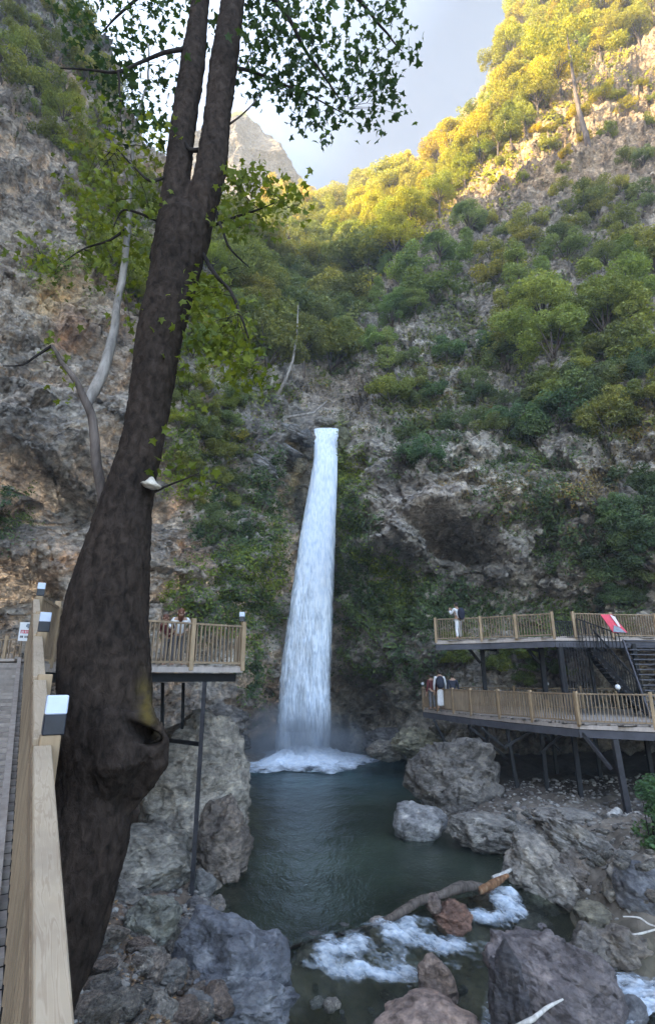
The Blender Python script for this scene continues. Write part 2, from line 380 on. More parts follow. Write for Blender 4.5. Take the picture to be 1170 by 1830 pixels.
# ------------------------------------------------------------------ gorge walls: one lofted rock surface
PXC = [-2100, -1700, -1300, -900, -500, -200, 0, 130, 225, 300, 370, 430, 490, 540, 605, 650, 740, 850, 950, 1060, 1170, 1400, 1900]
rowsY = {
 'b':   [10, 14, 18, 22, 24, 27, 29.5, 31.5, 34.5, 38.5, 41, 41, 39.0, 36.2, 33, 31.5, 30, 28, 24, 17],
 1180:  [10, 14, 18, 22, 24, 27, 29.5, 31.5, 34, 37.2, 40.2, 40.4, 37.6, 34, 33, 32, 30.5, 28, 24, 17],
 1060:  [10, 14, 18, 22, 24, 26.5, 29, 31, 32.6, 35.4, 39.2, 39.4, 36.5, 33.5, 32.6, 32, 30, 27.5, 23.5, 16.5],
 950:   [10.5, 14.5, 18.5, 21.5, 23.5, 26.5, 29.3, 31.5, 33.2, 35.6, 38.5, 38.6, 36.6, 32.2, 31, 30.5, 29, 26.5, 22.8, 16],
 850:   [11, 15, 19, 21.5, 24, 27, 30, 32, 34, 36.3, 38.5, 38.6, 37, 33.2, 31.5, 30.8, 29, 27, 23, 16.5],
 765:   [11.5, 15.5, 19.5, 22, 25, 28.5, 31, 33, 35, 37.2, 39.0, 39.0, 38, 35, 33.2, 32, 30.3, 28.3, 24, 17.5],
 655:   [12, 16.5, 20.5, 23, 26, 30, 33, 35.5, 39, 44, 48, 50, 47, 40.5, 37.5, 35, 33, 31, 26, 19],
 550:   [12.5, 17.5, 22, 24.5, 28, 32, 35, 40, 48, 56, 61, 63, 57, 48, 42.5, 39.5, 36.5, 34.5, 29, 21],
 450:   [13, 18.5, 23.5, 26, 30, 34, 38, 47, 62, 73, 79, 80, 72, 58, 49.5, 45, 41.5, 38.5, 32, 23],
}
tops = [  # (py,Y) two more rows and the crest per column
 [(350, 13.6), (100, 15), (-400, 20)], [(350, 19.5), (150, 22), (-350, 29)], [(350, 25), (150, 28), (-330, 36)],
 [(350, 28), (150, 31.5), (-260, 40)], [(350, 32), (180, 35.5), (10, 40)], [(380, 36), (300, 37.8), (215, 40)],
 [(410, 41), (370, 45), (330, 50)], [(420, 56), (390, 66), (360, 78)], [(420, 72), (390, 86), (362, 102)],
 [(420, 84), (390, 97), (362, 110)], [(425, 90), (395, 104), (368, 118)], [(425, 92), (400, 104), (376, 116)],
 [(415, 84), (380, 96), (350, 109)], [(395, 68), (355, 80), (322, 94)], [(380, 56), (290, 66), (205, 77)],
 [(350, 51), (200, 61), (40, 74)], [(330, 47), (170, 57), (-60, 72)], [(320, 44), (150, 54), (-130, 69)],
 [(300, 36), (110, 44), (-200, 57)], [(300, 25.5), (80, 31), (-250, 41)]]
NR = 14
G = np.zeros((NR, len(PXC), 2))
keys = ['b', 1180, 1060, 950, 850, 765, 655, 550, 450]
for j, px in enumerate(PXC):
    for i, k in enumerate(keys):
        Y = rowsY[k][max(0, j-3)]
        if k == 'b':
            q = P(px, 1400, Y); b = (-2.0-EYE)/Y; phi = math.atan(b); py = CY-FOC*math.tan(phi-PITCH)
        else: py = k
        G[i, j] = (py, Y)
    for i, (py, Y) in enumerate(tops[max(0, j-3)]): G[9+i, j] = (py, Y)
C3 = np.zeros((NR, len(PXC), 3))
for j, px in enumerate(PXC):
    C3[:, j] = Pn(max(px, -900), G[:, j, 0], G[:, j, 1])
    if px < -900: C3[:, j] += np.array([(-900-px)*.002, (px+900)*.05, 0])  # unseen wall behind the camera, added to keep sun off the foreground
for j, q in enumerate([(-42, -50, 112), (-42, -28, 112), (-42, -8, 110), (-42, 6, 104), (-42, 17, 96), (-42, 25, 87), (-37, 35, 81)]): C3[11, j] = q; C3[10, j] = C3[9, j]*.4+C3[11, j]*.6  # unseen left crest, heights shaped to set where its shadow falls
crest = C3[11].copy()
# beyond the crest the ground runs on, away from the gorge
LEFTN = 10
for j in range(len(PXC)):
    if j < LEFTN:
        C3[12, j] = crest[j]+np.array([-10, 6, -2]); C3[13, j] = crest[j]+np.array([-45, 20, -25])
    else:
        out = 1 if PXC[j] > 700 else 0
        C3[12, j] = crest[j]+np.array([8*out, 22, -3]); C3[13, j] = crest[j]+np.array([30*out, 70, -30])
def resample_grid(C, nu, nv, ucoord=None):
    # nu along rows, nv along columns
    A = np.stack([catmull(C[:, j], nu) for j in range(C.shape[1])], 1)
    B = np.zeros((nu, len(ucoord), C.shape[2]))
    k = C.shape[1]; t = ucoord; i = np.clip(t.astype(int), 0, k-2); f = (t-i)[None, :, None]
    p0 = A[:, np.clip(i-1, 0, k-1)]; p1 = A[:, i]; p2 = A[:, i+1]; p3 = A[:, np.clip(i+2, 0, k-1)]
    return .5*(2*p1+(p2-p0)*f+(2*p0-5*p1+4*p2-p3)*f*f+(3*p1-p0-3*p2+p3)*f**3)
dense = []
for j in range(len(PXC)-1):
    a, b = PXC[j], PXC[j+1]; n = int((b-a)/(2.6 if a >= 0 and b <= 1171 else 12)); dense += list(j+np.arange(n)/n)
dense.append(len(PXC)-1.0); dense = np.array(dense)
NU = 560
S = resample_grid(C3, NU, None, dense)
def grid_normals(S):
    du = np.gradient(S, axis=0); dv = np.gradient(S, axis=1); n = np.cross(dv, du); n /= np.linalg.norm(n, axis=-1, keepdims=True)+1e-9; return n
N = grid_normals(S)
if np.mean(N[..., 1]) > 0: N = -N
px0, py0 = to_px(S); px0 = np.where(S[..., 1] > 4, px0, -5000.)
inframe = S[..., 1] > 5
def blob(cx, cy_, rx, ry, rot=0):
    dx = px0-cx; dy = py0-cy_; c, s = math.cos(R(rot)), math.sin(R(rot)); u = (dx*c+dy*s)/rx; v = (-dx*s+dy*c)/ry
    return np.exp(-(u*u+v*v)**1.5)
# caves and overhangs (metres, into the rock is positive)
push = np.zeros(px0.shape)
for cx, cyy, rx, ry, d, rot in [(55, 875, 95, 48, 4.0, 28), (20, 1060, 70, 45, 3.0, 0), (815, 975, 66, 20, 4.6, 14), (800, 920, 150, 34, -3.0, -6), (705, 985, 44, 24, -2.4, 0), (900, 985, 40, 60, -1.0, 0), (715, 985, 50, 40, -2.6, 0),
        (650, 1240, 60, 60, 2.2, 0), (482, 1315, 64, 80, 5.5, 0), (500, 1000, 30, 220, 1.6, 8), (620, 1330, 50, 50, 2, 0), (700, 1180, 130, 22, -1.6, -8), (730, 1310, 60, 25, -1.4, 0), (95, 790, 120, 45, -1.8, 10), (330, 800, 60, 120, -1.0, 0), (1040, 900, 70, 90, -1.0, 0),
        (960, 760, 150, 40, 1.2, 0), (470, 790, 70, 45, -1.0, 30), (575, 1230, 55, 260, .8, 0), (665, 860, 40, 80, -1.2, 0), (130, 560, 90, 70, -1.2, 0), (995, 980, 40, 120, -1.0, 0)]:
    push += d*blob(cx, cyy, rx, ry, rot)
far = np.clip((S[..., 1]-20)/60, 0, 1)
amp = .60+.55*far
big = fbm(S*.11, 4)*1.6*(.6+far*1.2)
st = S.copy(); st = np.stack([S[..., 0]*.5+S[..., 2]*.35, S[..., 1]*.5, S[..., 2]*1.1-S[..., 0]*.55], -1)
strata = fbm(st*.42, 6, gain=.56, ridge=True)
mid = fbm(S*.33, 6, gain=.55, ridge=True)
# faceted blocks
cell = np.floor(st*.55+fbm(S*.3, 2)[..., None]*.6)
blk = (np.sin(cell[..., 0]*127.1+cell[..., 1]*311.7+cell[..., 2]*74.7)*43758.5) % 1
niche = np.clip(blob(575, 1050, 60, 330)*1.2, 0, 1)
disp = big+(.75*mid+.75*strata+.45*(blk-.5))*amp
ter = st[..., 2]*.62+fbm(S*.25, 3)*.9; fr_ = ter-np.floor(ter); disp = disp+(np.clip(fr_*1.25, 0, 1)**1.6-.4)*(.55+.6*fbm(S*.15+9, 2))*amp*.9
ter2 = st[..., 0]*.55-st[..., 1]*.4+fbm(S*.3+31, 3)*.8; fr2 = ter2-np.floor(ter2); disp = disp+(np.clip(fr2*1.3, 0, 1)**1.5-.4)*.40*amp
w3 = S+np.stack([fbm(S*.4, 3), fbm(S*.4+50, 3), fbm(S*.4+90, 3)], -1)*.8
rot3 = np.stack([w3[..., 0]*.8+w3[..., 2]*.5, w3[..., 1]*.7, w3[..., 2]*1.15-w3[..., 0]*.6], -1)
disp = disp*.62+facet(rot3*.42)*1.25*(1-.35*far)
disp = disp*(1-.75*niche)
lip = np.exp(-((px0-575)/60)**2-((py0-740)/40)**2); disp *= (1-.85*lip)
edge_b = np.clip((S[..., 2]+2)/2, 0, 1)
S2 = S+N*disp[..., None]*edge_b[..., None]
S2[..., 1] += push
fine = fbm(S2*1.7, 3, gain=.6, ridge=True); N2 = grid_normals(S2)
if np.mean(N2[..., 1]) > 0: N2 = -N2
rot4 = np.stack([S2[..., 0]*.8+S2[..., 2]*.5, S2[..., 1]*.7, S2[..., 2]*1.15-S2[..., 0]*.6], -1)+fbm(S2*1.1, 2)[..., None]*.3
S2 = S2+N2*((fine*.10+facet(rot4*1.25)*.34)*(.6+far*.2)*(1-.6*niche))[..., None]
nu, nv = S2.shape[:2]
idx = np.arange(nu*nv).reshape(nu, nv)
quads = np.stack([idx[:-1, :-1], idx[:-1, 1:], idx[1:, 1:], idx[1:, :-1]], -1).reshape(-1, 4)
gm = np_mesh('gorge_cliffs', S2.reshape(-1, 3), quads)
# rock colours by place: rust, yellow, pale and mossy patches, plus painted sunlight
tint = np.ones(px0.shape+(4,)); tint[..., :3] = (1.10, 1.10, 1.09)
def paint(c, m):
    m = np.clip(m, 0, 1)[..., None]; tint[..., :3] = tint[..., :3]*(1-m)+np.array(c)*m
wob = fbm(S*.35, 4)
paint((1.20, 1.08, .98), (px0 < 330)*(.65+.5*wob)*(py0 > 100))
paint((.92, .93, .96), blob(100, 770, 130, 60)*.8)
paint((1.35, 1.05, .62), blob(115, 545, 55, 50)*1.0)
for a in [(345, 980, 30, 70), (130, 620, 30, 60), (60, 700, 45, 45), (110, 150, 25, 70), (300, 900, 40, 40), (140, 1020, 60, 40)]:
    paint((1.25, .90, .70), blob(*a)*(.25+wob))
paint((.80, .80, .86), blob(490, 790, 90, 60)*1.0)
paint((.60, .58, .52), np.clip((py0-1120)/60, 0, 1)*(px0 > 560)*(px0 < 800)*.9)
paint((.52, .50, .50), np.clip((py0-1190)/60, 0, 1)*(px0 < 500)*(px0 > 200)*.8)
paint((.50, .62, .30), blob(610, 860, 10, 150)*1.2*(px0 > 600))
paint((.40, .42, .32), blob(520, 850, 30, 110)*.9)
paint((.85, .80, .74), (px0 > 700)*np.clip((620-py0)/100, 0, 1)*.8)
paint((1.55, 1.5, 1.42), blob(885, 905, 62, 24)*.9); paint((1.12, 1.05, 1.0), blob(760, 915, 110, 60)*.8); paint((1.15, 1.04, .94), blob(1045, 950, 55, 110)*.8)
sun_tint = np.clip((px0-560)/100, 0, 1)*np.clip((470-py0-(px0-700)*.28)/80, 0, 1)
paint((1.15, .92, .66), sun_tint*.9)  # warm sunlight painted into the rock above the shadow line
soil = blob(610, 690, 80, 60)*.8; paint((.92, .80, .70), soil)
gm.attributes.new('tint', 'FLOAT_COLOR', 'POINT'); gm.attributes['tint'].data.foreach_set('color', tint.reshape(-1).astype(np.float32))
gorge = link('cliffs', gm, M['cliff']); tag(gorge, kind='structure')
bvh = BVHTree.FromPolygons([tuple(v) for v in S2[::2, ::2].reshape(-1, 3)],
    [tuple(q) for q in (lambda I: np.stack([I[:-1, :-1], I[:-1, 1:], I[1:, 1:], I[1:, :-1]], -1).reshape(-1, 4))(np.arange(S2[::2, ::2].shape[0]*S2[::2, ::2].shape[1]).reshape(S2[::2, ::2].shape[:2])).tolist()])
ORG = Vector((0, 0, EYE))
def hit(px, py):
    loc, n, i, d = bvh.ray_cast(ORG, ray(px, py).normalized(), 400)
    if loc is None: return None, None
    if n.dot(ray(px, py)) > 0: n = -n
    return loc, n

# distant crag
def crag():
    n, mseg = 90, 120
    base = P(400, 420, 185); top = P(420, 246, 185); H = top.z-base.z
    v = []
    for i in range(n):
        f = i/(n-1); zz = base.z-60+(H+60)*f
        w_ = 16+26*(1-f)**.9+ (6 if f > .8 else 0)*(1-f)*5
        for k in range(mseg):
            a = 2*math.pi*k/mseg; v.append((top.x-6*(1-f)+math.cos(a)*w_, 190+math.sin(a)*w_*.8, zz))
    v = np.array(v); c = np.array([top.x, 190, 0]); d = v-c; d[:, 2] = 0; d /= np.linalg.norm(d, axis=1)[:, None]+1e-6
    v = v+d*(fbm(v*np.array([.06, .06, .02]), 6, ridge=True)*5)[:, None]
    last = np.arange((n-1)*mseg, n*mseg); v = np.vstack([v, [[top.x, 190, top.z+3]]])
    idx = np.arange(n*mseg).reshape(n, mseg); nx = np.roll(idx, -1, 1)
    q = np.stack([idx[:-1], nx[:-1], nx[1:], idx[1:]], -1).reshape(-1, 4)
    cap = np.stack([last, np.roll(last, -1), np.full(mseg, len(v)-1), np.full(mseg, len(v)-1)], -1)
    m = np_mesh('crag', v, q); o = link('rocky_crag', m, M['peak']); tag(o, kind='structure'); return o
crag()

# ------------------------------------------------------------------ ground: stream bed and banks
gp = []
def g(px, py, z, zz=None):
    p = Pz(px, py, z); gp.append((p.x, p.y, z if zz is None else zz))
for a in [(560, 1400), (650, 1400), (500, 1400), (600, 1500), (520, 1500), (700, 1430), (660, 1500), (560, 1600), (490, 1600), (470, 1540), (750, 1550), (650, 1580), (840, 1565), (700, 1400), (600, 1370), (480, 1640), (560, 1640), (640, 1620)]: g(a[0], a[1], 0, -1.1)
for a in [(448, 1400), (440, 1450), (425, 1500), (408, 1560), (398, 1620), (425, 1660), (745, 1400), (790, 1480), (840, 1505), (930, 1530), (975, 1560)]: g(a[0], a[1], 0, .0)
for a in [(500, 1690), (590, 1672), (690, 1645), (790, 1612), (900, 1590)]: g(a[0], a[1], 0, -.15)
for a in [(600, 1790), (700, 1740), (750, 1790), (850, 1700), (880, 1640), (1150, 1800), (540, 1800), (1090, 1770), (980, 1640), (1010, 1660), (800, 1820), (650, 1830), (940, 1800)]: g(a[0], a[1], -.6, -1.05)
for a in [(480, 1760, -.3), (430, 1800, .2), (350, 1700, .35), (250, 1700, .7), (180, 1800, .9), (260, 1825, .7), (300, 1600, .35), (250, 1500, .6), (330, 1500, .3), (380, 1430, .2), (340, 1380, .6), (220, 1400, .9),
          (900, 1470, .45), (1000, 1445, .75), (1100, 1455, .75), (1165, 1440, .9), (1000, 1400, .8), (900, 1400, .8), (1100, 1610, .2), (1160, 1660, -.1), (1168, 1550, .7), (1050, 1540, .45), (850, 1360, .9), (1100, 1380, .9), (950, 1500, .3)]:
    g(*a)
gp += [(-8, 18, 1.4), (-12, 15, 2.4), (-6, 10, 1.5), (-4.5, 6, 2.0), (-2.6, 4, 1.6), (-1.5, 2, 1.0), (-16, 5, 3.2), (-20, 20, 4), (-9, 26, 2.2), (-12, 32, 1), (2, 4, -1.0), (4, 7, -1.0), (7, 9, -1.0), (10, 7, -.6), (15, 9, .9), (12, 24, 1), (8, 28, .6),
       (18, 18, 1.6), (25, 22, 3), (14, 30, 1.2), (20, 34, 2), (0, 38, -1.4), (3, 36, -1.3), (-4, 36, -1.2), (-2, 45, -1.5), (6, 45, -1), (30, 5, 4), (0, -4, -1), (10, -4, 0), (-10, -4, 3), (-25, 0, 5), (-5, 30, -.4), (-4.6, 27, .2), (40, 30, 6), (-30, 35, 4)]
gp = np.array(gp)
def tps(A, xy):
    r = np.linalg.norm(A[:, None]-xy[None], axis=-1)+1e-9; return r*r*np.log(r)
Kx = tps(gp[:, :2], gp[:, :2])+np.eye(len(gp))*.6; Pm = np.c_[np.ones(len(gp)), gp[:, :2]]
sol = np.linalg.solve(np.block([[Kx, Pm], [Pm.T, np.zeros((3, 3))]]), np.r_[gp[:, 2], 0, 0, 0])
def Hraw(x, y):
    xy = np.stack([np.ravel(x), np.ravel(y)], -1); out = np.zeros(len(xy))
    for s in range(0, len(xy), 20000):
        q = xy[s:s+20000]; out[s:s+20000] = tps(q, gp[:, :2])@sol[:len(gp)]+sol[len(gp)]+q@sol[len(gp)+1:]
    return np.clip(out.reshape(np.shape(x)), -1.6, 8)
def Hfull(x, y):
    z = Hraw(x, y); p = np.stack([x, y, np.zeros_like(x)], -1); land = np.clip((z+.5)/.8, .25, 1)
    return z+land*(fbm(p*.9, 5, gain=.55, ridge=True)*.16+fbm(p*4.1, 3, gain=.6)*.05)
xs = np.concatenate([np.arange(-32, -8, .5), np.arange(-8, 12, .1), np.arange(12, 44, .5)]); ys = np.concatenate([np.arange(-6, 7, .5), np.arange(7, 23, .1), np.arange(23, 48, .4)])
X, Yg = np.meshgrid(xs, ys, indexing='ij'); Zg = Hfull(X, Yg)
I = np.arange(X.size).reshape(X.shape)
gmm = np_mesh('ground', np.stack([X, Yg, Zg], -1).reshape(-1, 3), np.stack([I[:-1, :-1], I[1:, :-1], I[1:, 1:], I[:-1, 1:]], -1).reshape(-1, 4))
gt = np.ones(X.shape+(4,)); gpx, gpy = to_px(np.stack([X, Yg, Zg], -1))
gt[..., :3] = (1, .98, .95)
def gpaint(c, m): 
    m = np.clip(m, 0, 1)[..., None]; gt[..., :3] = gt[..., :3]*(1-m)+np.array(c)*m
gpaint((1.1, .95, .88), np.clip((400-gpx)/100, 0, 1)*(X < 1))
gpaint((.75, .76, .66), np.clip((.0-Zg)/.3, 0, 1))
gpaint((.36, .33, .32), np.clip((Yg-19.5)/2, 0, 1)*(X > 4))  # deck shade painted into the ground colour under the lower deck
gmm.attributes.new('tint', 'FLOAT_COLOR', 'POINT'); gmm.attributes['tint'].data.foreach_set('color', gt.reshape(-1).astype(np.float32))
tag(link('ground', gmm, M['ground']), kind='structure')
def gz(x, y): return float(Hfull(np.array([float(x)]), np.array([float(y)]))[0])

# ------------------------------------------------------------------ water
DAM = [Pz(300, 1740, 0), Pz(505, 1694, 0), Pz(600, 1668, 0), Pz(700, 1640, 0), Pz(800, 1610, 0), Pz(905, 1588, 0), Pz(1010, 1560, 0), Pz(1300, 1500, 0)]
def dam_y(x):
    return np.interp(x, [p.x for p in DAM], [p.y for p in DAM])
def set_attr(m, name, arr):
    m.attributes.new(name, 'FLOAT_COLOR', 'POINT'); m.attributes[name].data.foreach_set('color', np.asarray(arr, np.float32).reshape(-1))
def pool():
    xs = np.linspace(-9, 14, 140); t = np.linspace(0, 1, 200)**1.2
    X, T = np.meshgrid(xs, t, indexing='ij'); y0 = dam_y(X); Y = y0+(41-y0)*T
    Z = np.zeros_like(X)+fbm(np.stack([X*.9, Y*.9, Z0 if False else X*0], -1), 3)*.02
    r = np.hypot(X-p_fall.x, Y-p_fall.y); Z += np.sin(r*3.2)*.04*np.exp(-r/4)
    I = np.arange(X.size).reshape(X.shape)
    m = np_mesh('pool_water', np.stack([X, Y, Z], -1).reshape(-1, 3), np.stack([I[:-1, :-1], I[1:, :-1], I[1:, 1:], I[:-1, 1:]], -1).reshape(-1, 4))
    dep = -Hraw(X, Y); a = np.clip(.15+dep*.62, .12, .96); nn = fbm(np.stack([X*.5, Y*.5, X*0], -1), 4)
    c = np.ones(X.shape+(4,)); k = np.clip((Y-24)/6, 0, 1)[..., None]   # teal, aerated water near the fall; green-brown near the outlet
    c[..., :3] = (1-k)*np.array((1.05, .85, .66))+k*np.array((1.4, 1.6, 1.75)); c[..., :3] *= (1+.4*nn)[..., None]; c[..., 3] = a
    set_attr(m, 'tint', c); tag(link('pool_water', m, M['pool']), kind='structure')
p_fall = Pz(543, 1360, 0)
pool()
def WL(x, y):
    e = dam_y(x)-y; k = np.clip(1-e/1.35, 0, 1); return -.62+.60*k*k*(3-2*k)
def lower():
    xs = np.linspace(-4, 14, 220); t = np.linspace(0, 1, 200)**.6
    X, T = np.meshgrid(xs, t, indexing='ij'); y1 = dam_y(X); Y = -2+(y1+2)*T
    p = np.stack([X*1.3, Y*1.3, X*0], -1); Z = WL(X, Y)+fbm(p, 4)*.06-.02
    I = np.arange(X.size).reshape(X.shape)
    m = np_mesh('stream_water', np.stack([X, Y, Z], -1).reshape(-1, 3), np.stack([I[:-1, :-1], I[1:, :-1], I[1:, 1:], I[:-1, 1:]], -1).reshape(-1, 4))
    c = np.ones(X.shape+(4,)); c[..., 3] = .22; c[..., :3] = 1.0
    set_attr(m, 'tint', c); tag(link('stream_water', m, M['stream']), kind='structure')
lower()

def rapids():
    xs = np.arange(-2.5, 9.5, .022); ee = np.linspace(-.12, 1, 200)
    X, E_ = np.meshgrid(xs, ee, indexing='ij'); Y = dam_y(X)-np.where(E_ > 0, E_**1.2*4.6, E_)
    base = np.minimum(WL(X, Y), 0.0); Q = np.stack([X, Y, base], -1); qx, qy = to_px(Q)
    wx = qx+fbm(Q*1.6, 3)*16; wy = qy+fbm(Q*1.6+20, 3)*9; d = np.zeros(X.shape)
    for cx, cy2, rx, ry, rot, a in [(612, 1692, 42, 20, -10, 1.0), (585, 1722, 30, 16, 0, .9), (650, 1742, 92, 15, 6, 1.0), (600, 1738, 40, 16, 0, .6), (720, 1668, 52, 22, 8, 1.0), (775, 1688, 75, 15, 8, .9), (690, 1712, 40, 14, 0, .35),
            (872, 1641, 44, 12, -3, 1.0), (907, 1612, 16, 34, -18, 1.0), (890, 1645, 40, 12, 0, .6), (885, 1815, 18, 40, -10, .75), (1145, 1800, 52, 46, 20, 1.1), (1090, 1765, 22, 16, 20, .8), (1180, 1850, 70, 60, 0, 1.0), (850, 1720, 50, 8, 0, .3)]:
        c, s_ = math.cos(R(rot)), math.sin(R(rot)); u = ((wx-cx)*c+(wy-cy2)*s_)/(rx*1.35); v = (-(wx-cx)*s_+(wy-cy2)*c)/(ry*1.45)
        d = np.maximum(d, a*np.exp(-(u*u+v*v)**1.2))
    fr = fbm(Q*np.array([2.4, 4.5, 3.0]), 5, gain=.6); Z = base+.03+d*(.03+.07*fr)-(1-np.clip(d*3, 0, 1))*.08
    I = np.arange(X.size).reshape(X.shape)
    m = np_mesh('white_water', np.stack([X, Y, Z], -1).reshape(-1, 3), np.stack([I[:-1, :-1], I[1:, :-1], I[1:, 1:], I[:-1, 1:]], -1).reshape(-1, 4))
    d = np.maximum(d, .50*np.exp(-(((wx-690)/170)**2+((wy-1708)/42)**2)**1.5)); k = -.43+.60*d+.13*fr; set_attr(m, 'dens', np.stack([k, k, k, np.ones_like(k)], -1))
    tag(link('white_water', m, M['foam']), kind='structure')
rapids()

# the fall
def waterfall():
    FY = 37.6
    rows = [(767, 561, 605), (790, 561, 604), (830, 559, 603), (880, 550, 601), (930, 541, 600), (980, 533, 598), (1050, 523, 596), (1120, 512, 594), (1200, 501, 592), (1280, 494, 591), (1362, 488, 590)]
    Ys = [38.7, 38.3, 37.9, 37.7, 37.4, 37.1, 36.8, 36.6, 36.3, 36.1, 36.0]
    ctl = np.array([list(Pn(l, py, y))+list(Pn(r, py, y)) for (py, l, r), y in zip(rows, Ys)])
    n, mseg = 420, 84; E = catmull(ctl, n); V = []
    Lp, Rp = E[:, :3], E[:, 3:]; th = np.linspace(0, 2*math.pi, mseg, endpoint=False)
    mid = (Lp+Rp)/2; hw = (Rp-Lp)/2; f = np.linspace(0, 1, n)[:, None]
    cs, sn = np.cos(th)[None, :], np.sin(th)[None, :]
    pos = mid[:, None]+hw[:, None]*np.sign(cs)[..., None]*(np.abs(cs)**.7)[..., None]
    pos[..., 1] += -sn*(.22+.5*f)
    q = pos*np.array([2.2, 2.2, .28]); nz = fbm(q, 5, gain=.6); q2 = pos*np.array([1.2, 1.2, 1.1]); n2_ = fbm(q2, 4, ridge=True)
    d = np.stack([cs*np.ones_like(f), -sn*np.ones_like(f), 0*cs*f], -1)
    pos = pos+d*((nz*.10+n2_*.05*f)*(.25+.6*f))[..., None]
    I = np.arange(n*mseg).reshape(n, mseg); nx = np.roll(I, -1, 1)
    qd = np.stack([I[:-1], I[1:], nx[1:], nx[:-1]], -1).reshape(-1, 4)
    m = np_mesh('waterfall', pos.reshape(-1, 3), qd)
    side = np.abs(cs)**4; dn = .42-.33*np.clip((f-.28)/.5, 0, 1)-.30*side*(.3+f)+np.where(f > .93, (f-.93)*5, 0)+0*cs
    # thinner vein left of the middle in the lower half
    dn = dn-.10*np.exp(-((cs+.25)/.35)**2)*np.clip((f-.35)*3, 0, 1)*(f < .93)
    set_attr(m, 'dens', np.stack([dn, dn, dn, np.ones_like(dn)], -1))
    tag(link('waterfall', m, M['fall']), 'tall narrow white waterfall dropping from the rock lip into the pool', 'waterfall')
waterfall()
# splash foam at its foot
def splash():
    c = Pz(540, 1362, 0); rr = np.linspace(0, 1, 60); th = np.linspace(0, 2*math.pi, 160, endpoint=False); Rr, Th = np.meshgrid(rr, th, indexing='ij')
    ex = 4.5*(1+.18*np.sin(Th*3+1)+.1*np.sin(Th*7)); ey = 2.3*(1+.15*np.sin(Th*5))
    X = c.x+np.cos(Th)*Rr*ex; Y = c.y+np.sin(Th)*Rr*ey*1.9; Z = .04+np.exp(-((Rr*2.1)**2))*.65+np.clip(1-Rr, 0, 1)**.7*.22
    p = np.stack([X, Y, Z], -1); nz = fbm(p*1.5, 5, gain=.6, ridge=True); p[..., 2] += nz*.22*np.exp(-Rr*1.5)
    I = np.arange(p.shape[0]*p.shape[1]).reshape(p.shape[:2]); nx = np.roll(I, -1, 1)
    m = np_mesh('splash_foam', p.reshape(-1, 3), np.stack([I[:-1], I[1:], nx[1:], nx[:-1]], -1).reshape(-1, 4))
    d = .86-1.0*Rr**2.2+fbm(p*1.1+7, 4)*.45*Rr; set_attr(m, 'dens', np.stack([d, d, d, np.ones_like(d)], -1))
    tag(link('splash_foam', m, M['foam']), kind='structure')
splash()
def mist():
    m, t, b = newmat('spray_mist'); t.nodes.remove(b); out = t.nodes['Material Output']
    pv = nd(t, 'ShaderNodeVolumePrincipled'); pv.inputs['Color'].default_value = (.86, .92, 1, 1); pv.inputs['Anisotropy'].default_value = 0
    tc = nd(t, 'ShaderNodeTexCoord'); ln = nd(t, 'ShaderNodeVectorMath', operation='LENGTH'); t.links.new(tc.outputs['Object'], ln.inputs[0])
    f = ramp(t, ln.outputs['Value'], [(0, (1, 1, 1)), (.95, (0, 0, 0))]); 
    n = noise(t, tc.outputs['Object'], 2.2, 4, .6, .4); nn = ramp(t, n, [(.32, (0, 0, 0)), (.7, (1, 1, 1))])
    mu = nd(t, 'ShaderNodeMath', operation='MULTIPLY'); t.links.new(f, mu.inputs[0]); t.links.new(nn, mu.inputs[1])
    m2 = nd(t, 'ShaderNodeMath', operation='MULTIPLY'); m2.inputs[1].default_value = 1.7; t.links.new(mu.outputs[0], m2.inputs[0])
    t.links.new(m2.outputs[0], pv.inputs['Density']); t.links.new(pv.outputs[0], out.inputs['Volume'])
    me = bpy.data.meshes.new('mist'); import bmesh; bm = bmesh.new(); bmesh.ops.create_icosphere(bm, subdivisions=4, radius=1); bm.to_mesh(me); bm.free()
    o = link('spray_mist', me, m, loc=(p_fall.x-.6, p_fall.y-.6, .7)); o.scale = (5.2, 2.6, 3.2); tag(o, kind='stuff')
mist()

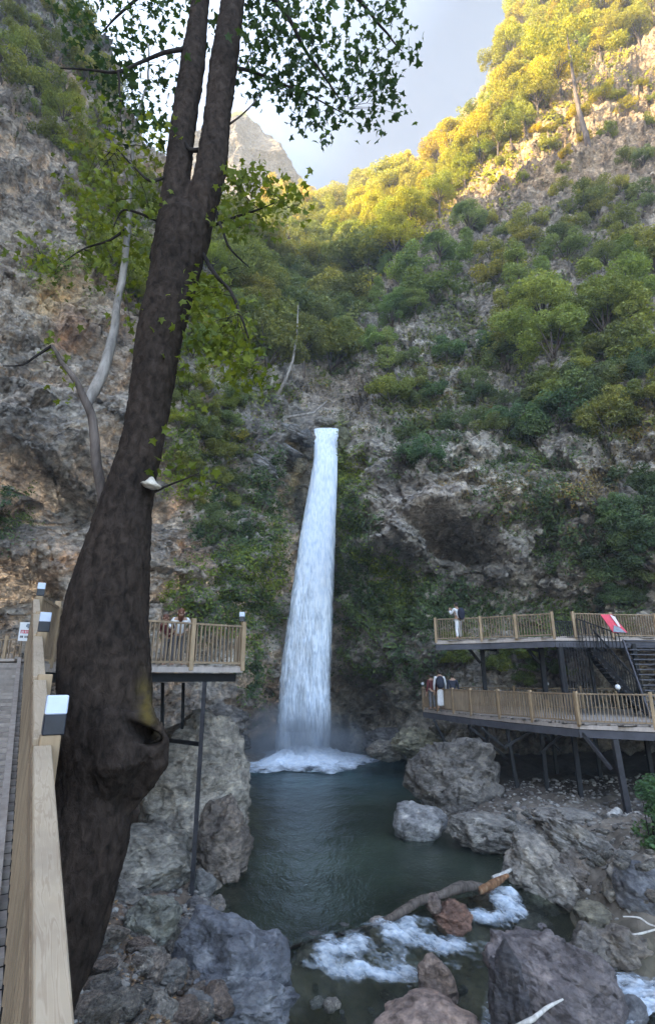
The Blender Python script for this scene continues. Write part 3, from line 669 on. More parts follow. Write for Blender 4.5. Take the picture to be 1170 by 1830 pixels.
# ------------------------------------------------------------------ boulders
import bmesh
_ico = {}
def ico(s):
    if s not in _ico:
        bm = bmesh.new(); bmesh.ops.create_icosphere(bm, subdivisions=s, radius=1); me = bpy.data.meshes.new('tmp'); bm.to_mesh(me); bm.free()
        v = np.zeros(len(me.vertices)*3, np.float32); me.vertices.foreach_get('co', v); f = np.zeros(len(me.polygons)*3, np.int32)
        me.polygons.foreach_get('vertices', f); _ico[s] = (v.reshape(-1, 3).astype(float), f.reshape(-1, 3)); bpy.data.meshes.remove(me)
    return _ico[s]
def rock_verts(seed, sub, rx, ry, rz, angular=.8, rough=.1):
    r = np.random.default_rng(seed); v, f = ico(sub)
    n = r.normal(size=(26, 3)); n /= np.linalg.norm(n, axis=1)[:, None]; d = r.uniform(.62, 1.0, 26)
    dots = v@n.T; k = np.where(dots > .05, d[None]/np.maximum(dots, .05), 9.0)
    k = np.sort(k, axis=1)[:, :2]; rad = np.minimum(k[:, 0], 1.15); rad = rad*angular+(1-angular)*.95
    p = v*rad[:, None]; off = r.uniform(0, 90, 3)
    p = p*(1+(fbm(p*.9+off, 3)*.16)[:, None])
    ax = r.normal(size=3); ax[2] += 1.2; ax /= np.linalg.norm(ax)
    t = (p@ax)*r.uniform(2.0, 3.4)+fbm(p*1.3+off, 3)*.7; fr = t-np.floor(t)
    p = p+v*((np.clip(fr*1.4, 0, 1)**1.4-.5)*rough*.9*angular)[:, None]
    p = p+v*(fbm(p*np.array([2.2, 2.2, 3.2])+off, 3, gain=.5)*rough*.9)[:, None]
    cr = fbm(p*1.5+off+40, 2); p = p-v*(np.exp(-(cr/.035)**2)*rough*.8)[:, None]
    p = p+v*((facet(p*np.array([1.6, 1.6, 2.2])+off)*1.1+facet(p*np.array([4.2, 4.2, 6])+off)*.32)*rough*angular*1.3)[:, None]
    p = p+v*(fbm(p*8+off, 4, gain=.6)*rough*.13)[:, None]
    return p*np.array([rx, ry, rz]), f
def seat(px, py, Y):
    q = Pz(px, py, .2)
    for _ in range(6):
        lvl = 0.0 if q.y > float(dam_y(q.x)) else -.6
        q = Pz(px, py, .5*(q.z+max(float(Hraw(np.array([q.x]), np.array([q.y]))[0]), lvl)))
    return q.y+.25
def boulder(px, py, hw, hh, Y, label, tint=(1, 1, 1), seed=None, sub=5, group=None, rz=0, tilt=0, ang=.8, rough=.09, name='boulder', cat='boulder', dscale=1.0, off=0):
    if Y < 23.5: Y = seat(px, py+hh*.72, Y)+off
    c = P(px, py, Y); dd = depth_of(c); rx = hw/FOC*dd*1.06; rzz = hh/FOC*dd*1.12; ry = (rx+rzz)/2*dscale
    v, f = rock_verts(seed if seed is not None else int(px*7+py), sub, rx, ry, rzz, ang, rough)
    m = np_mesh(name, v, f); o = link(name, m, M['boulder'], loc=c); o.rotation_euler = (0, R(tilt), 0); o.color = tuple(tint)+(1,)
    return tag(o, label, cat, group)
BR = (1.0, .92, .85); BL = (.82, .88, 1.0); PK = (1.25, .95, .85); RD = (.85, .50, .38); DK = (.45, .44, .45)
boulder(812, 1392, 80, 78, 21.6, 'large dark rounded boulder at the pool edge under the lower deck', (.62, .58, .55), 3, 6, rough=.09, ang=.7)
boulder(742, 1472, 50, 33, 19.2, 'smooth pale grey boulder in the pool in front of the large dark one', (1.0, 1.02, 1.08), 5, ang=.5, rough=.05)
boulder(962, 1560, 62, 56, 15.8, 'big tan boulder at the right end of the broken log', (1.12, 1.05, .98), 8, 6, tilt=15, off=-.35)
boulder(1048, 1582, 78, 62, 16.3, 'cracked brown boulder wedged between the tan boulder and the pale slab', (.95, .86, .80), 9, 6, tilt=25, off=.9)
boulder(1042, 1518, 74, 30, 17.6, 'flat layered grey rock lying behind the cracked brown boulder', (1.02, .98, .94), 12, 6, tilt=22, rough=.14)
boulder(1155, 1596, 52, 44, 14.6, 'smooth blue-grey boulder under the leafy bush at the right edge', (.72, .76, .88), 14, ang=.5, rough=.04, tilt=28)
boulder(985, 1775, 112, 100, 12.0, 'huge purple-grey boulder parting the stream at the bottom right', (.72, .64, .68), 21, 6, ang=.95, rough=.05, tilt=24, dscale=.8)
boulder(905, 1790, 36, 84, 11.6, 'dark wet rock face leaning on the huge purple-grey boulder', (.34, .32, .36), 22, ang=.9, rough=.07, off=-.75)
boulder(782, 1768, 38, 46, 11.9, 'upright rust-stained stone standing in the stream', (1.0, .78, .68), 23, ang=.6, rough=.05)
boulder(770, 1838, 92, 40, 11.0, 'broad pinkish rock at the bottom edge below the rust-stained stone', PK, 24, ang=.6, rough=.05)
boulder(672, 1666, 24, 23, 13.1, 'small rounded brown stone splitting the white water', (1.0, .86, .78), 25, ang=.5, rough=.05, off=-.25)
boulder(806, 1640, 38, 24, 13.3, 'reddish wet rock beside the rapids below the log', RD, 26, ang=.85, off=-.45)
boulder(774, 1616, 15, 15, 13.6, 'small knobby brown rock sitting on the log', (.95, .75, .68), 27, 4, off=-.35)
boulder(860, 1608, 28, 20, 14.1, 'rusty brown rock under the orange split end of the log', (.95, .62, .5), 28, off=-.3)
boulder(955, 1616, 52, 16, 14.9, 'low dark wet rock beneath the big tan boulder', (.40, .38, .36), 29)
boulder(1066, 1645, 36, 30, 14.0, 'rounded olive-tan stone in the dark gap between boulders', (.92, .86, .68), 30, ang=.5, rough=.05)
boulder(1108, 1700, 62, 38, 13.2, 'angular brown slab above the lower right white water', (.88, .78, .70), 31, ang=.95, tilt=12)
boulder(1052, 1700, 32, 34, 12.8, 'wedge-shaped brown rock behind the huge purple-grey boulder', (.82, .76, .72), 32, ang=.95)
boulder(1128, 1812, 26, 26, 11.2, 'small wet grey stone in the lower right white water', (.62, .64, .72), 33, 4, ang=.5)
boulder(940, 1652, 48, 12, 13.6, 'flat lilac-grey rock lying low in the water behind the huge boulder', (.72, .66, .72), 34)
boulder(1110, 1580, 26, 46, 15.4, 'pale cream rock slab standing beside the blue-grey boulder', (1.35, 1.28, 1.18), 35, ang=.9)
boulder(1128, 1512, 22, 13, 16.6, 'hollow-sided tan stone on the bank near the leafy bush', (1.05, .95, .86), 36, 4)
boulder(1120, 1532, 24, 11, 16.2, 'pale flat stone below the hollow-sided tan one', (1.4, 1.35, 1.3), 37, 4, ang=.5)
boulder(345, 1425, 108, 122, 18.6, 'massive pale rock outcrop behind the steel leg beside the pool', (1.35, 1.26, 1.14), 41, 6, ang=.68, rough=.065, dscale=1.1, name='rock_outcrop', cat='rock')
boulder(392, 1512, 58, 72, 17.4, 'rust-brown lower flank of rock meeting the pool water', (.82, .70, .62), 42, 6, ang=.75, rough=.08, off=-.1)
boulder(262, 1545, 92, 56, 15.6, 'broad ledge of grey rock below the massive outcrop', (1.15, 1.10, 1.0), 43, 6, ang=.75, rough=.07)
boulder(272, 1655, 54, 52, 12.9, 'greenish-grey rounded boulder on the gravel left of the steel leg', (.92, .95, .86), 44, 6, ang=.75)
boulder(420, 1728, 102, 82, 12.0, 'big smooth blue-grey boulder at the stream edge, bottom centre left', (.70, .76, .92), 45, 6, ang=.6, rough=.05)
boulder(432, 1802, 92, 48, 11.0, 'low blue-grey rock in front of the big smooth one', (.74, .80, .94), 46, 6, ang=.7, rough=.09)
boulder(364, 1584, 18, 30, 14.6, 'small pointed grey rock just right of the steel leg', (.98, .98, .98), 47, 4, ang=.95)
boulder(388, 1618, 17, 15, 14.2, 'fist-shaped tan stone at the pool edge under the pointed rock', (1.1, 1.0, .92), 48, 4)
boulder(352, 1622, 26, 17, 14.0, 'flat dark stone around the foot of the steel leg', (.72, .70, .72), 49, 4)
boulder(553, 1712, 36, 26, 12.4, 'flat pinkish-grey rock left of the white water', (1.05, .92, .90), 50, ang=.8)
boulder(500, 1690, 22, 12, 12.6, 'dark wet stone at the near left corner of the pool', DK, 51, 4)
boulder(560, 1677, 26, 11, 12.8, 'low dark stone holding the left end of the dam', (.42, .40, .42), 52, 4)
boulder(620, 1662, 28, 10, 13.2, 'low dark stone just under the water by the driftwood', (.40, .39, .40), 53, 4)
boulder(745, 1325, 44, 26, 30.5, 'mossy tan boulder at the cliff foot left of the lower deck', (.95, .92, .70), 54, ang=.7)
boulder(690, 1340, 34, 16, 31.5, 'low brown rock at the cliff foot right of the splash', (.70, .66, .60), 55)
boulder(700, 1322, 50, 26, 36.0, 'dark wet rock close to the right of the splash', (.40, .40, .42), 56)
boulder(415, 1326, 30, 22, 33.5, 'dark rock in the mist left of the splash', (.42, .44, .48), 57)
boulder(395, 1290, 50, 30, 30.5, 'brown rock under the left platform beside the mist', (.55, .52, .50), 58)
boulder(546, 784, 17, 17, 37.4, 'dark rock on the left side of the waterfall lip', (.42, .44, .48), 61, 4)
boulder(614, 782, 11, 20, 37.5, 'mossy rock on the right side of the waterfall lip', (.62, .66, .45), 62, 4)
boulder(578, 757, 20, 8, 39.1, 'flat grey rock across the channel above the waterfall lip', (1.0, .98, .94), 67, 5, ang=.6)
boulder(505, 772, 48, 13, 37.0, 'upper tilted slab of smooth grey rock left of the waterfall lip', (.88, .90, .98), 64, tilt=14, ang=.95)
boulder(478, 800, 50, 13, 35.9, 'middle tilted slab of smooth grey rock left of the waterfall lip', (.80, .82, .90), 65, tilt=20, ang=.95)
boulder(462, 832, 44, 14, 35.0, 'lowest tilted slab of smooth grey rock left of the waterfall lip', (.86, .87, .94), 66, tilt=26, ang=.95)
boulder(880, 1492, 80, 34, 18.5, 'broad low grey rock sloping into the pool right of the smooth pale boulder', (.95, .92, .88), 81, 6, ang=.6, rough=.05, dscale=1.2)
boulder(1010, 1462, 60, 16, 19.0, 'flat dusty grey slab on the bank in front of the deck legs', (1.0, .96, .92), 82, ang=.7, dscale=1.3)
for k_, (bx, by, bw, bh, lab, tn) in enumerate([(225, 1612, 40, 26, 'mid-sized grey-brown rock half hidden by the leaning trunk', (.9, .86, .8)), (320, 1668, 30, 24, 'blocky grey rock between the greenish-grey boulder and the steel leg foot', (.82, .82, .84)),
    (205, 1735, 34, 24, 'weathered tan rock among the leaf litter beside the trunk', (1.05, .95, .86)), (300, 1745, 36, 26, 'grey rock in the leaf litter left of the big blue-grey boulder', (.86, .84, .82)), (238, 1800, 42, 26, 'brown crumbly rock at the bottom edge on the gravel bank', (.95, .8, .7)), (345, 1812, 40, 30, 'dark grey rock at the bottom edge left of the low blue-grey one', (.72, .72, .76))]):
    boulder(bx, by, bw, bh, 12, lab, tn, 300+k_, 5)
# small stones: a few shapes, copied
sm = []
for k in range(7):
    v, f = rock_verts(900+k, 3, 1, .85, .62, .8, .08); sm.append(np_mesh('stone', v, f))
    sm[-1].materials.append(M['boulder'])
def stones(n, poly, rmin, rmax, label, group, tints, zoff=.2, power=2.2):
    k = 0; tries = 0
    while k < n and tries < n*30:
        tries += 1
        px = rnd.uniform(poly[0], poly[2]); py = rnd.uniform(poly[1], poly[3])
        p = Pz(px, py, .3)
        for _ in range(3): p = Pz(px, py, gz(p.x, p.y))
        if p.z < poly[4]: continue
        o = bpy.data.objects.new('stone', rnd.choice(sm)); col.objects.link(o); s = rmin+(rmax-rmin)*rnd.random()**power
        o.scale = (s*rnd.uniform(.8, 1.3), s, s*rnd.uniform(.7, 1.1)); o.location = (p.x, p.y, p.z+s*zoff); o.rotation_euler = (rnd.uniform(-.4, .4), rnd.uniform(-.4, .4), rnd.uniform(0, 6.3))
        t = rnd.choice(tints); o.color = (t[0], t[1], t[2], 1); tag(o, label, 'stone', group); k += 1
stones(120, (150, 1640, 400, 1830, -.3), .06, .34, 'small loose stone on the gravel bank below the leaning tree', 'loose stones on the left bank', [(1.2, 1.05, .95), (.9, .85, .8), (1.5, 1.4, 1.3), (1, .8, .7)])
stones(100, (820, 1440, 1170, 1560, .05), .05, .22, 'small stone scattered on the sandy bank in front of the lower deck', 'stones on the right bank', [(1.1, 1.05, .98), (.9, .88, .85), (1.25, 1.2, 1.1)])
stones(40, (1020, 1600, 1170, 1760, -.5), .06, .24, 'small stone among the boulders of the right bank', 'stones between the right boulders', [(.9, .8, .7), (1.2, 1.1, 1), (.7, .6, .55)])
stones(38, (560, 1690, 860, 1830, -2), .06, .22, 'pebble lying under the shallow stream water', 'pebbles in the stream', [(1.2, 1.05, .95), (.8, .85, .8), (1.5, 1.4, 1.3)])

def gravel():
    v, f = ico(1); r = np.random.default_rng(5); V, F = [], []
    regs = [(-5.5, 0, 7.5, 15, 5200, .7), (4, 13, 13.5, 24, 3600, .7), (-1.5, 7, 9, 13, 2600, .5)]
    n0 = 0
    for x0, x1, y0, y1, n, k in regs:
        x = r.uniform(x0, x1, n); y = r.uniform(y0, y1, n); z = Hfull(x, y); ok = (z > -.2) if n0 < 2 else z > -2; x, y, z = x[ok], y[ok], z[ok]; m_ = len(x)
        s_ = r.uniform(.018, .085, m_)**1.0*r.uniform(.4, 1, m_); j = v[None]*(1+r.normal(size=(m_, len(v), 1))*.16)*s_[:, None, None]*np.array([1.25, 1, .7])
        j = j+np.stack([x, y, z+s_*.25], -1)[:, None]; V.append(j.reshape(-1, 3))
    V = np.vstack(V); cnt = len(V)//len(v); F = (np.arange(cnt)*len(v))[:, None, None]+f[None]
    m, t, b = newmat('gravel_stone'); g_ = nd(t, 'ShaderNodeNewGeometry')
    t.links.new(ramp(t, g_.outputs['Random Per Island'], [(0, (.09, .08, .075)), (.5, (.22, .20, .18)), (.92, (.30, .28, .25)), (1, (.42, .40, .37))]), b.inputs['Base Color']); b.inputs['Roughness'].default_value = .85
    tag(link('gravel', np_mesh('gravel', V, F, False), m), kind='stuff')
gravel()
# dry leaves on the left gravel
def scatter_leaves(name, pts, nrm, size, mat, tiltr=.5, kind='stuff', parent=None, star=False, col_=None, label=None, hang=0):
    n = len(pts); pts = np.asarray(pts); nrm = np.asarray(nrm)
    r = rng.normal(size=(n, 3)); nn = nrm+r*tiltr; nn /= np.linalg.norm(nn, axis=1)[:, None]
    a = rng.normal(size=(n, 3)); 
    if hang: a[:, 2] -= hang
    a -= nn*np.sum(a*nn, 1)[:, None]; a /= np.linalg.norm(a, axis=1)[:, None]; b = np.cross(nn, a)
    s = (np.asarray(size) if np.ndim(size) else np.full(n, size))*rng.uniform(.65, 1.3, n)
    if star:
        # five-lobed plane leaf outline (fan of quads about the centre line)
        ang = np.array([-150, -112, -80, -52, -28, 0, 28, 52, 80, 112, 150])*math.pi/180; rad = np.array([.42, .30, .62, .30, .34, 1.0, .34, .30, .62, .30, .42])
        ang = np.array([180, -128, -105, -72, -50, -28, 0, 28, 50, 72, 105, 128])*math.pi/180
        rad = np.array([.30, .66, .46, .90, .50, .60, 1.05, .60, .50, .90, .46, .66])
        ox = np.cos(ang)*rad; oy = np.sin(ang)*rad
        V = pts[:, None]+(a[:, None]*ox[None, :, None]+b[:, None]*oy[None, :, None])*s[:, None, None]*.62
        V = V-nn[:, None]*(np.abs(oy)[None, :, None]*s[:, None, None]*.22)
        V = np.concatenate([V, pts[:, None]+nn[:, None]*0], 1); m_ = 13
        base = (np.arange(n)*m_)[:, None, None]; tri = np.array([[12, i, (i+1) % 12] for i in range(12)])[None]
        me = np_mesh(name, V.reshape(-1, 3), (base+tri).reshape(-1, 3), False)
    else:
        w_ = rng.uniform(.28, .45, n)[:, None]; s_ = s[:, None]
        V = np.stack([pts-a*s_*.5, pts+b*s_*w_+nn*s_*.06, pts+a*s_*.55, pts-b*s_*w_+nn*s_*.06], 1)
        me = np_mesh(name, V.reshape(-1, 3), np.arange(n*4).reshape(-1, 4), False)
    o = link(name, me, mat, parent)
    if kind and not parent: tag(o, kind=kind)
    if col_: o.color = tuple(col_)+(1,)
    return o
pp, nn_ = [], []
for k in range(4200):
    px = rnd.gauss(270, 60) if k % 2 else rnd.uniform(150, 400); py = rnd.gauss(1790, 40) if k % 2 else rnd.uniform(1630, 1850)
    p = Pz(px, py, .5); p = Pz(px, py, gz(p.x, p.y)) if k % 4 == 0 else Pz(px, py, float(Hraw(np.array([p.x]), np.array([p.y]))[0]))
    z = float(Hfull(np.array([p.x]), np.array([p.y]))[0]); pp.append((p.x, p.y, z+.015)); nn_.append((0, 0, 1))
scatter_leaves('fallen_leaves', pp, nn_, .075, M['deadleaf'], .35)

# ------------------------------------------------------------------ vegetation prototypes
def clump_cloud(centers, radii, per, flat=.75):
    P_, N_ = [], []
    for c, r_ in zip(centers, radii):
        n = int(per*r_*r_) if per else 0
        d = rng.normal(size=(n, 3)); d /= np.linalg.norm(d, axis=1)[:, None]; rr = r_*rng.uniform(.35, 1.0, n)**.55
        p = np.array(c)+d*rr[:, None]*np.array([1, 1, flat]); P_.append(p); N_.append(d*.7+np.array([0, 0, .6]))
    return np.vstack(P_), np.vstack(N_)
def make_tree(kindname, seed, shape):
    """unit-height tree: trunk with limbs, crown of leaf clumps"""
    r = random.Random(seed); mb = MB(); cs, rs = [], []
    if shape == 'round':
        hgt = .62; mb.tube([(0, 0, -.12), (.01, 0, .15), (.03, .02, .38), (.02, .0, .7)], [.028, .022, .016, .006], 7)
        for k in range(34):
            a = r.uniform(0, 6.28); e = r.uniform(-.5, 1.0); q = math.sqrt(max(0, 1-e*e*.8)); rr = .34*r.uniform(.55, 1.05)
            c = (math.cos(a)*q*rr, math.sin(a)*q*rr, .58+e*.30); cs.append(c); rs.append(r.uniform(.085, .15))
            if k % 3 == 0: mb.tube([(.02, .01, .25+.2*r.random()), tuple(x*.6+y*.4 for x, y in zip(c, (0, 0, .4))), c], [.010, .006, .002], 5)
    elif shape == 'pine':
        mb.tube([(0, 0, -.12), (.0, .01, .3), (.02, 0, .65), (.02, .01, 1.0)], [.022, .018, .010, .003], 7)
        for k in range(46):
            h = r.uniform(.22, 1.0); w_ = .26*(1-h)**.7+.03; a = r.uniform(0, 6.28); q = w_*r.uniform(.3, 1.0)
            c = (math.cos(a)*q, math.sin(a)*q, h-.04*q/.2); cs.append(c); rs.append(r.uniform(.05, .09))
            if k % 2 == 0: mb.tube([(.01, .0, h-.04), c], [.006, .0015], 5)
    elif shape == 'spread':
        mb.tube([(0, 0, -.12), (.05, 0, .2), (.09, .03, .42), (.12, .02, .62)], [.026, .020, .014, .005], 7)
        for k in range(30):
            a = r.uniform(0, 6.28); q = .42*math.sqrt(r.random()); c = (.08+math.cos(a)*q, math.sin(a)*q, .62+r.uniform(-.16, .22)*(1-q)); cs.append(c); rs.append(r.uniform(.08, .13))
            if k % 3 == 0: mb.tube([(.07, .02, .3+.1*r.random()), tuple(x*.5+y*.5 for x, y in zip(c, (.08, 0, .5))), c], [.010, .006, .002], 5)
    elif shape == 'shrub':
        for k in range(26):
            a = r.uniform(0, 6.28); q = .46*math.sqrt(r.random()); c = (math.cos(a)*q, math.sin(a)*q, .15+r.uniform(0, .62)*(1-q*.9)); cs.append(c); rs.append(r.uniform(.12, .22))
            if k % 3 == 0: mb.tube([(0, 0, -.1), tuple(x*.5 for x in c), c], [.012, .008, .002], 5)
    per = {'round': 19000, 'pine': 28000, 'spread': 19000, 'shrub': 6500}[shape]; ls = {'round': .025, 'pine': .021, 'spread': .025, 'shrub': .044}[shape]
    p, n = clump_cloud(cs, rs, per, .7)
    root = empty(kindname, (0, 0, -500)); tr = mb.build('trunk' if shape != 'shrub' else 'stems', M['brown_bark'], root, smooth=True, local=True)
    cr_ = scatter_leaves('crown', p, n, ls, M['leaf'], .8, parent=root); root['proto'] = 1
    return root, tr, cr_
protos = {s: [make_tree('tree' if s != 'shrub' else 'shrub', 40+i*7+len(s), s) for i in range(3)] for s in ('round', 'pine', 'spread', 'shrub')}
def plant(shape, loc, size, label, group, colr, name=None, lean=(0, 0), widen=1.0):
    root, tr, cr_ = rnd.choice(protos[shape])
    o = bpy.data.objects.new(name or {'shrub': 'shrub', 'pine': 'pine_tree'}.get(shape, 'tree'), None); col.objects.link(o)
    o.location = loc; o.scale = (size*widen, size*widen, size); o.rotation_euler = (lean[0], lean[1], rnd.uniform(0, 6.28))
    for s in (tr, cr_):
        c = s.copy(); col.objects.link(c); c.parent = o
        if s is cr_:
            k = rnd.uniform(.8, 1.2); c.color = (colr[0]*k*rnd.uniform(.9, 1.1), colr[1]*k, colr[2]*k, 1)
    tag(o, label, {'shrub': 'shrub', 'pine': 'pine tree'}.get(shape, 'tree'), group)
    return o
def inside(px, py, poly):
    c = False; j = len(poly)-1
    for i in range(len(poly)):
        xi, yi = poly[i]; xj, yj = poly[j]
        if (yi > py) != (yj > py) and px < (xj-xi)*(py-yi)/(yj-yi)+xi: c = not c
        j = i
    return c
def zone(n, poly, shapes, smin, smax, label, group, cols, mind=0, widen=1.0, sinkf=.05, xstep=None):
    xs_ = [p[0] for p in poly]; ys_ = [p[1] for p in poly]; got = []; tries = 0
    while len(got) < n and tries < n*60:
        tries += 1; px = rnd.uniform(min(xs_), max(xs_)); py = rnd.uniform(min(ys_), max(ys_))
        if not inside(px, py, poly): continue
        if any((px-a)**2+(py-b)**2 < mind*mind for a, b in got): continue
        loc, nr = hit(px, py)
        if loc is None: continue
        s = rnd.uniform(smin, smax); got.append((px, py))
        plant(rnd.choice(shapes), loc+nr*.1-Vector((0, 0, s*sinkf)), s, label, group, rnd.choice(cols), widen=widen*rnd.uniform(.9, 1.2))
YEL = [(2.2, 1.75, .35), (1.9, 1.65, .4), (1.6, 1.5, .5), (2.5, 1.8, .3)]  # yellow leaf tones with some of the evening sun painted in
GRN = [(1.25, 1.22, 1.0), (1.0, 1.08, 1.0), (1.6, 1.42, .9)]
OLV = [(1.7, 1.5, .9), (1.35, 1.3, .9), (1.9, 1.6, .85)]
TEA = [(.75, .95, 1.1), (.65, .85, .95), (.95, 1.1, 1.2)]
zone(34, [(470, 372), (600, 385), (650, 360), (735, 335), (735, 372), (640, 410), (560, 420), (470, 410)], ['pine', 'round', 'pine'], 8, 12, 'tree along the far skyline at the head of the gorge', 'trees on the far skyline', [(2.0, 1.6, .8), (1.5, 1.35, .8), (2.6, 1.8, .6)], 12)
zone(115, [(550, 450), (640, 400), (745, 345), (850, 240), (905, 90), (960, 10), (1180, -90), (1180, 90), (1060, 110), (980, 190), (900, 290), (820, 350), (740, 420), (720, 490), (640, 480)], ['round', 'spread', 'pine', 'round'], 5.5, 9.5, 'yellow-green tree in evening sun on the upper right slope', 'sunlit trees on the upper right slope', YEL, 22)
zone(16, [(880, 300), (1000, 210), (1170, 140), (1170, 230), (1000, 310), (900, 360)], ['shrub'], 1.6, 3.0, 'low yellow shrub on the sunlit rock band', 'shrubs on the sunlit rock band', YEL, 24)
zone(62, [(400, 430), (500, 415), (600, 465), (690, 500), (660, 560), (640, 640), (560, 660), (480, 690), (420, 640), (390, 520)], ['round', 'spread', 'round', 'shrub'], 5.0, 8.5, 'dark green tree in the shaded valley above the waterfall', 'trees in the shaded valley above the fall', GRN+OLV, 16)
zone(15, [(690, 500), (840, 400), (840, 470), (760, 560), (720, 690), (655, 680), (670, 590)], ['round', 'pine', 'shrub'], 3.6, 5.4, 'soft green tree leaning on the shaded spur right of the fall head', 'trees on the spur right of the fall head', [(1.35, 1.5, 1.1), (1.2, 1.4, 1.1)], 22)
zone(24, [(860, 400), (1170, 260), (1170, 480), (980, 480), (880, 520)], ['shrub'], 2.0, 4.2, 'green shrub on the shaded grey scree of the right slope', 'shrubs on the grey scree', OLV+GRN, 24)
zone(12, [(880, 560), (960, 490), (1170, 480), (1170, 700), (960, 710), (870, 660)], ['round', 'spread', 'pine'], 5.0, 7.4, 'bushy mid-green tree on the shaded ledge above the right cliff', 'trees on the ledge above the right cliff', [(1.5, 1.55, .95), (1.3, 1.4, .95), (1.6, 1.5, .9)], 34)
zone(40, [(680, 660), (860, 620), (1170, 640), (1170, 770), (1000, 790), (900, 780), (820, 830), (720, 830), (700, 760)], ['shrub'], 1.6, 3.4, 'dense dark shrub hanging over the brow of the right cliff', 'shrubs on the brow of the right cliff', GRN+TEA, 24)
zone(22, [(1100, 900), (1170, 850), (1170, 1085), (1085, 1085), (1080, 1000)], ['shrub'], 1.5, 2.8, 'blue-green shrub on the cliff behind the upper deck', 'blue-green shrubs behind the upper deck', TEA, 22)
zone(16, [(780, 1155), (1010, 1155), (1010, 1235), (790, 1215)], ['shrub'], 1.2, 2.2, 'green shrub on the cliff foot between the two right decks', 'shrubs between the two right decks', [(1.1, 1.2, .6), (.8, 1.0, .8)], 18)
zone(24, [(0, -60), (140, -40), (170, 90), (230, 240), (150, 300), (60, 260), (0, 180)], ['shrub', 'spread'], 2.4, 4.2, 'olive shrub clinging to the top of the left cliff', 'shrubs on top of the left cliff', [(1.9, 1.7, .9), (1.5, 1.45, .9)], 22)
zone(26, [(150, 250), (290, 320), (340, 420), (300, 560), (180, 520), (130, 380)], ['shrub'], 1.6, 3.4, 'yellow-green shrub on the left cliff face', 'shrubs on the left cliff face', [(1.7, 1.6, .6), (1.3, 1.35, .7)], 22)
zone(34, [(290, 350), (420, 380), (470, 560), (450, 680), (330, 640), (300, 480)], ['shrub', 'round'], 2.2, 4.0, 'bright yellow-green shrub on the slope between the left cliff and the valley', 'shrubs between the left cliff and the valley', [(1.9, 1.75, .55), (1.5, 1.5, .7), (1.1, 1.2, .7)], 20)
zone(22, [(300, 680), (420, 720), (440, 900), (400, 960), (330, 880)], ['shrub'], 1.2, 2.4, 'dark green shrub on the cliff left of the fall', 'shrubs on the cliff left of the fall', GRN+[(1.5, 1.5, .7)], 20)
# the crag carries a few crowns
for k, (px, py) in enumerate([(428, 262), (445, 285), (408, 275), (460, 315), (390, 285), (420, 268), (375, 300), (470, 345), (436, 272)]):
    plant('round', P(px, py-22, 189), 13, 'soft green tree on top of the distant crag', 'trees on the distant crag', (1.7, 1.7, 1.2))
# leaning bare pine on the sunlit ridge line
def ridge_tree():
    a, _ = hit(1049, 262); a = a or P(1049, 262, 52); Y = a.y
    root = empty('pine_tree', a, 'lone leaning pine with a bare trunk on the edge of the sunlit ridge', 'pine tree'); mb = MB()
    pts = [P(1052, 272, Y), P(1046, 240, Y), P(1034, 200, Y), P(1026, 160, Y), P(1019, 105, Y), P(1012, 60, Y)]
    mb.tube(pts, [.42, .34, .28, .24, .16, .05], 9); mb.tube([pts[4], P(1000, 118, Y-1)], [.10, .03], 6); mb.tube([pts[3], P(1040, 130, Y)], [.08, .03], 6)
    mb.tube([pts[3], P(1000, 140, Y)], [.07, .03], 6); mb.build('trunk', M['brown_bark'], root, smooth=True)
    cs = [P(1012+rnd.gauss(0, 34), 62+rnd.gauss(0, 24), Y+rnd.uniform(-2, 2)) for _ in range(26)]
    p, n = clump_cloud([tuple(c-a) for c in cs], [rnd.uniform(.9, 1.6) for _ in cs], 190, .6); o = scatter_leaves('crown', p, n, .28, M['leaf'], .8, parent=root); o.color = (2.0, 1.7, .6, 1)
ridge_tree()
def bare_stem(pts, rad, label, mat='pale_bark', name='dead_trunk', cat='dead tree'):
    mb = MB(); a = pts[0]; mb.tube(pts, rad, 8, .08); o = mb.build(name, M[mat], None, origin=a, smooth=True); tag(o, label, cat)
h0, _ = hit(497, 702); Yb = h0.y-.8
bare_stem([P(495, 706, Yb), P(510, 680, Yb-.2), P(523, 645, Yb-.3), P(530, 600, Yb), P(533, 545, Yb)], [.16, .14, .11, .08, .03], 'thin bare pale trunk leaning up above the waterfall lip')
h0, _ = hit(520, 745); Yb = h0.y-.5
bare_stem([P(455, 722, Yb-1), P(500, 748, Yb-.3), P(560, 738, Yb), P(585, 716, Yb+1)], [.10, .13, .10, .04], 'fallen pale log lying across the head of the waterfall', name='fallen_log', cat='log')

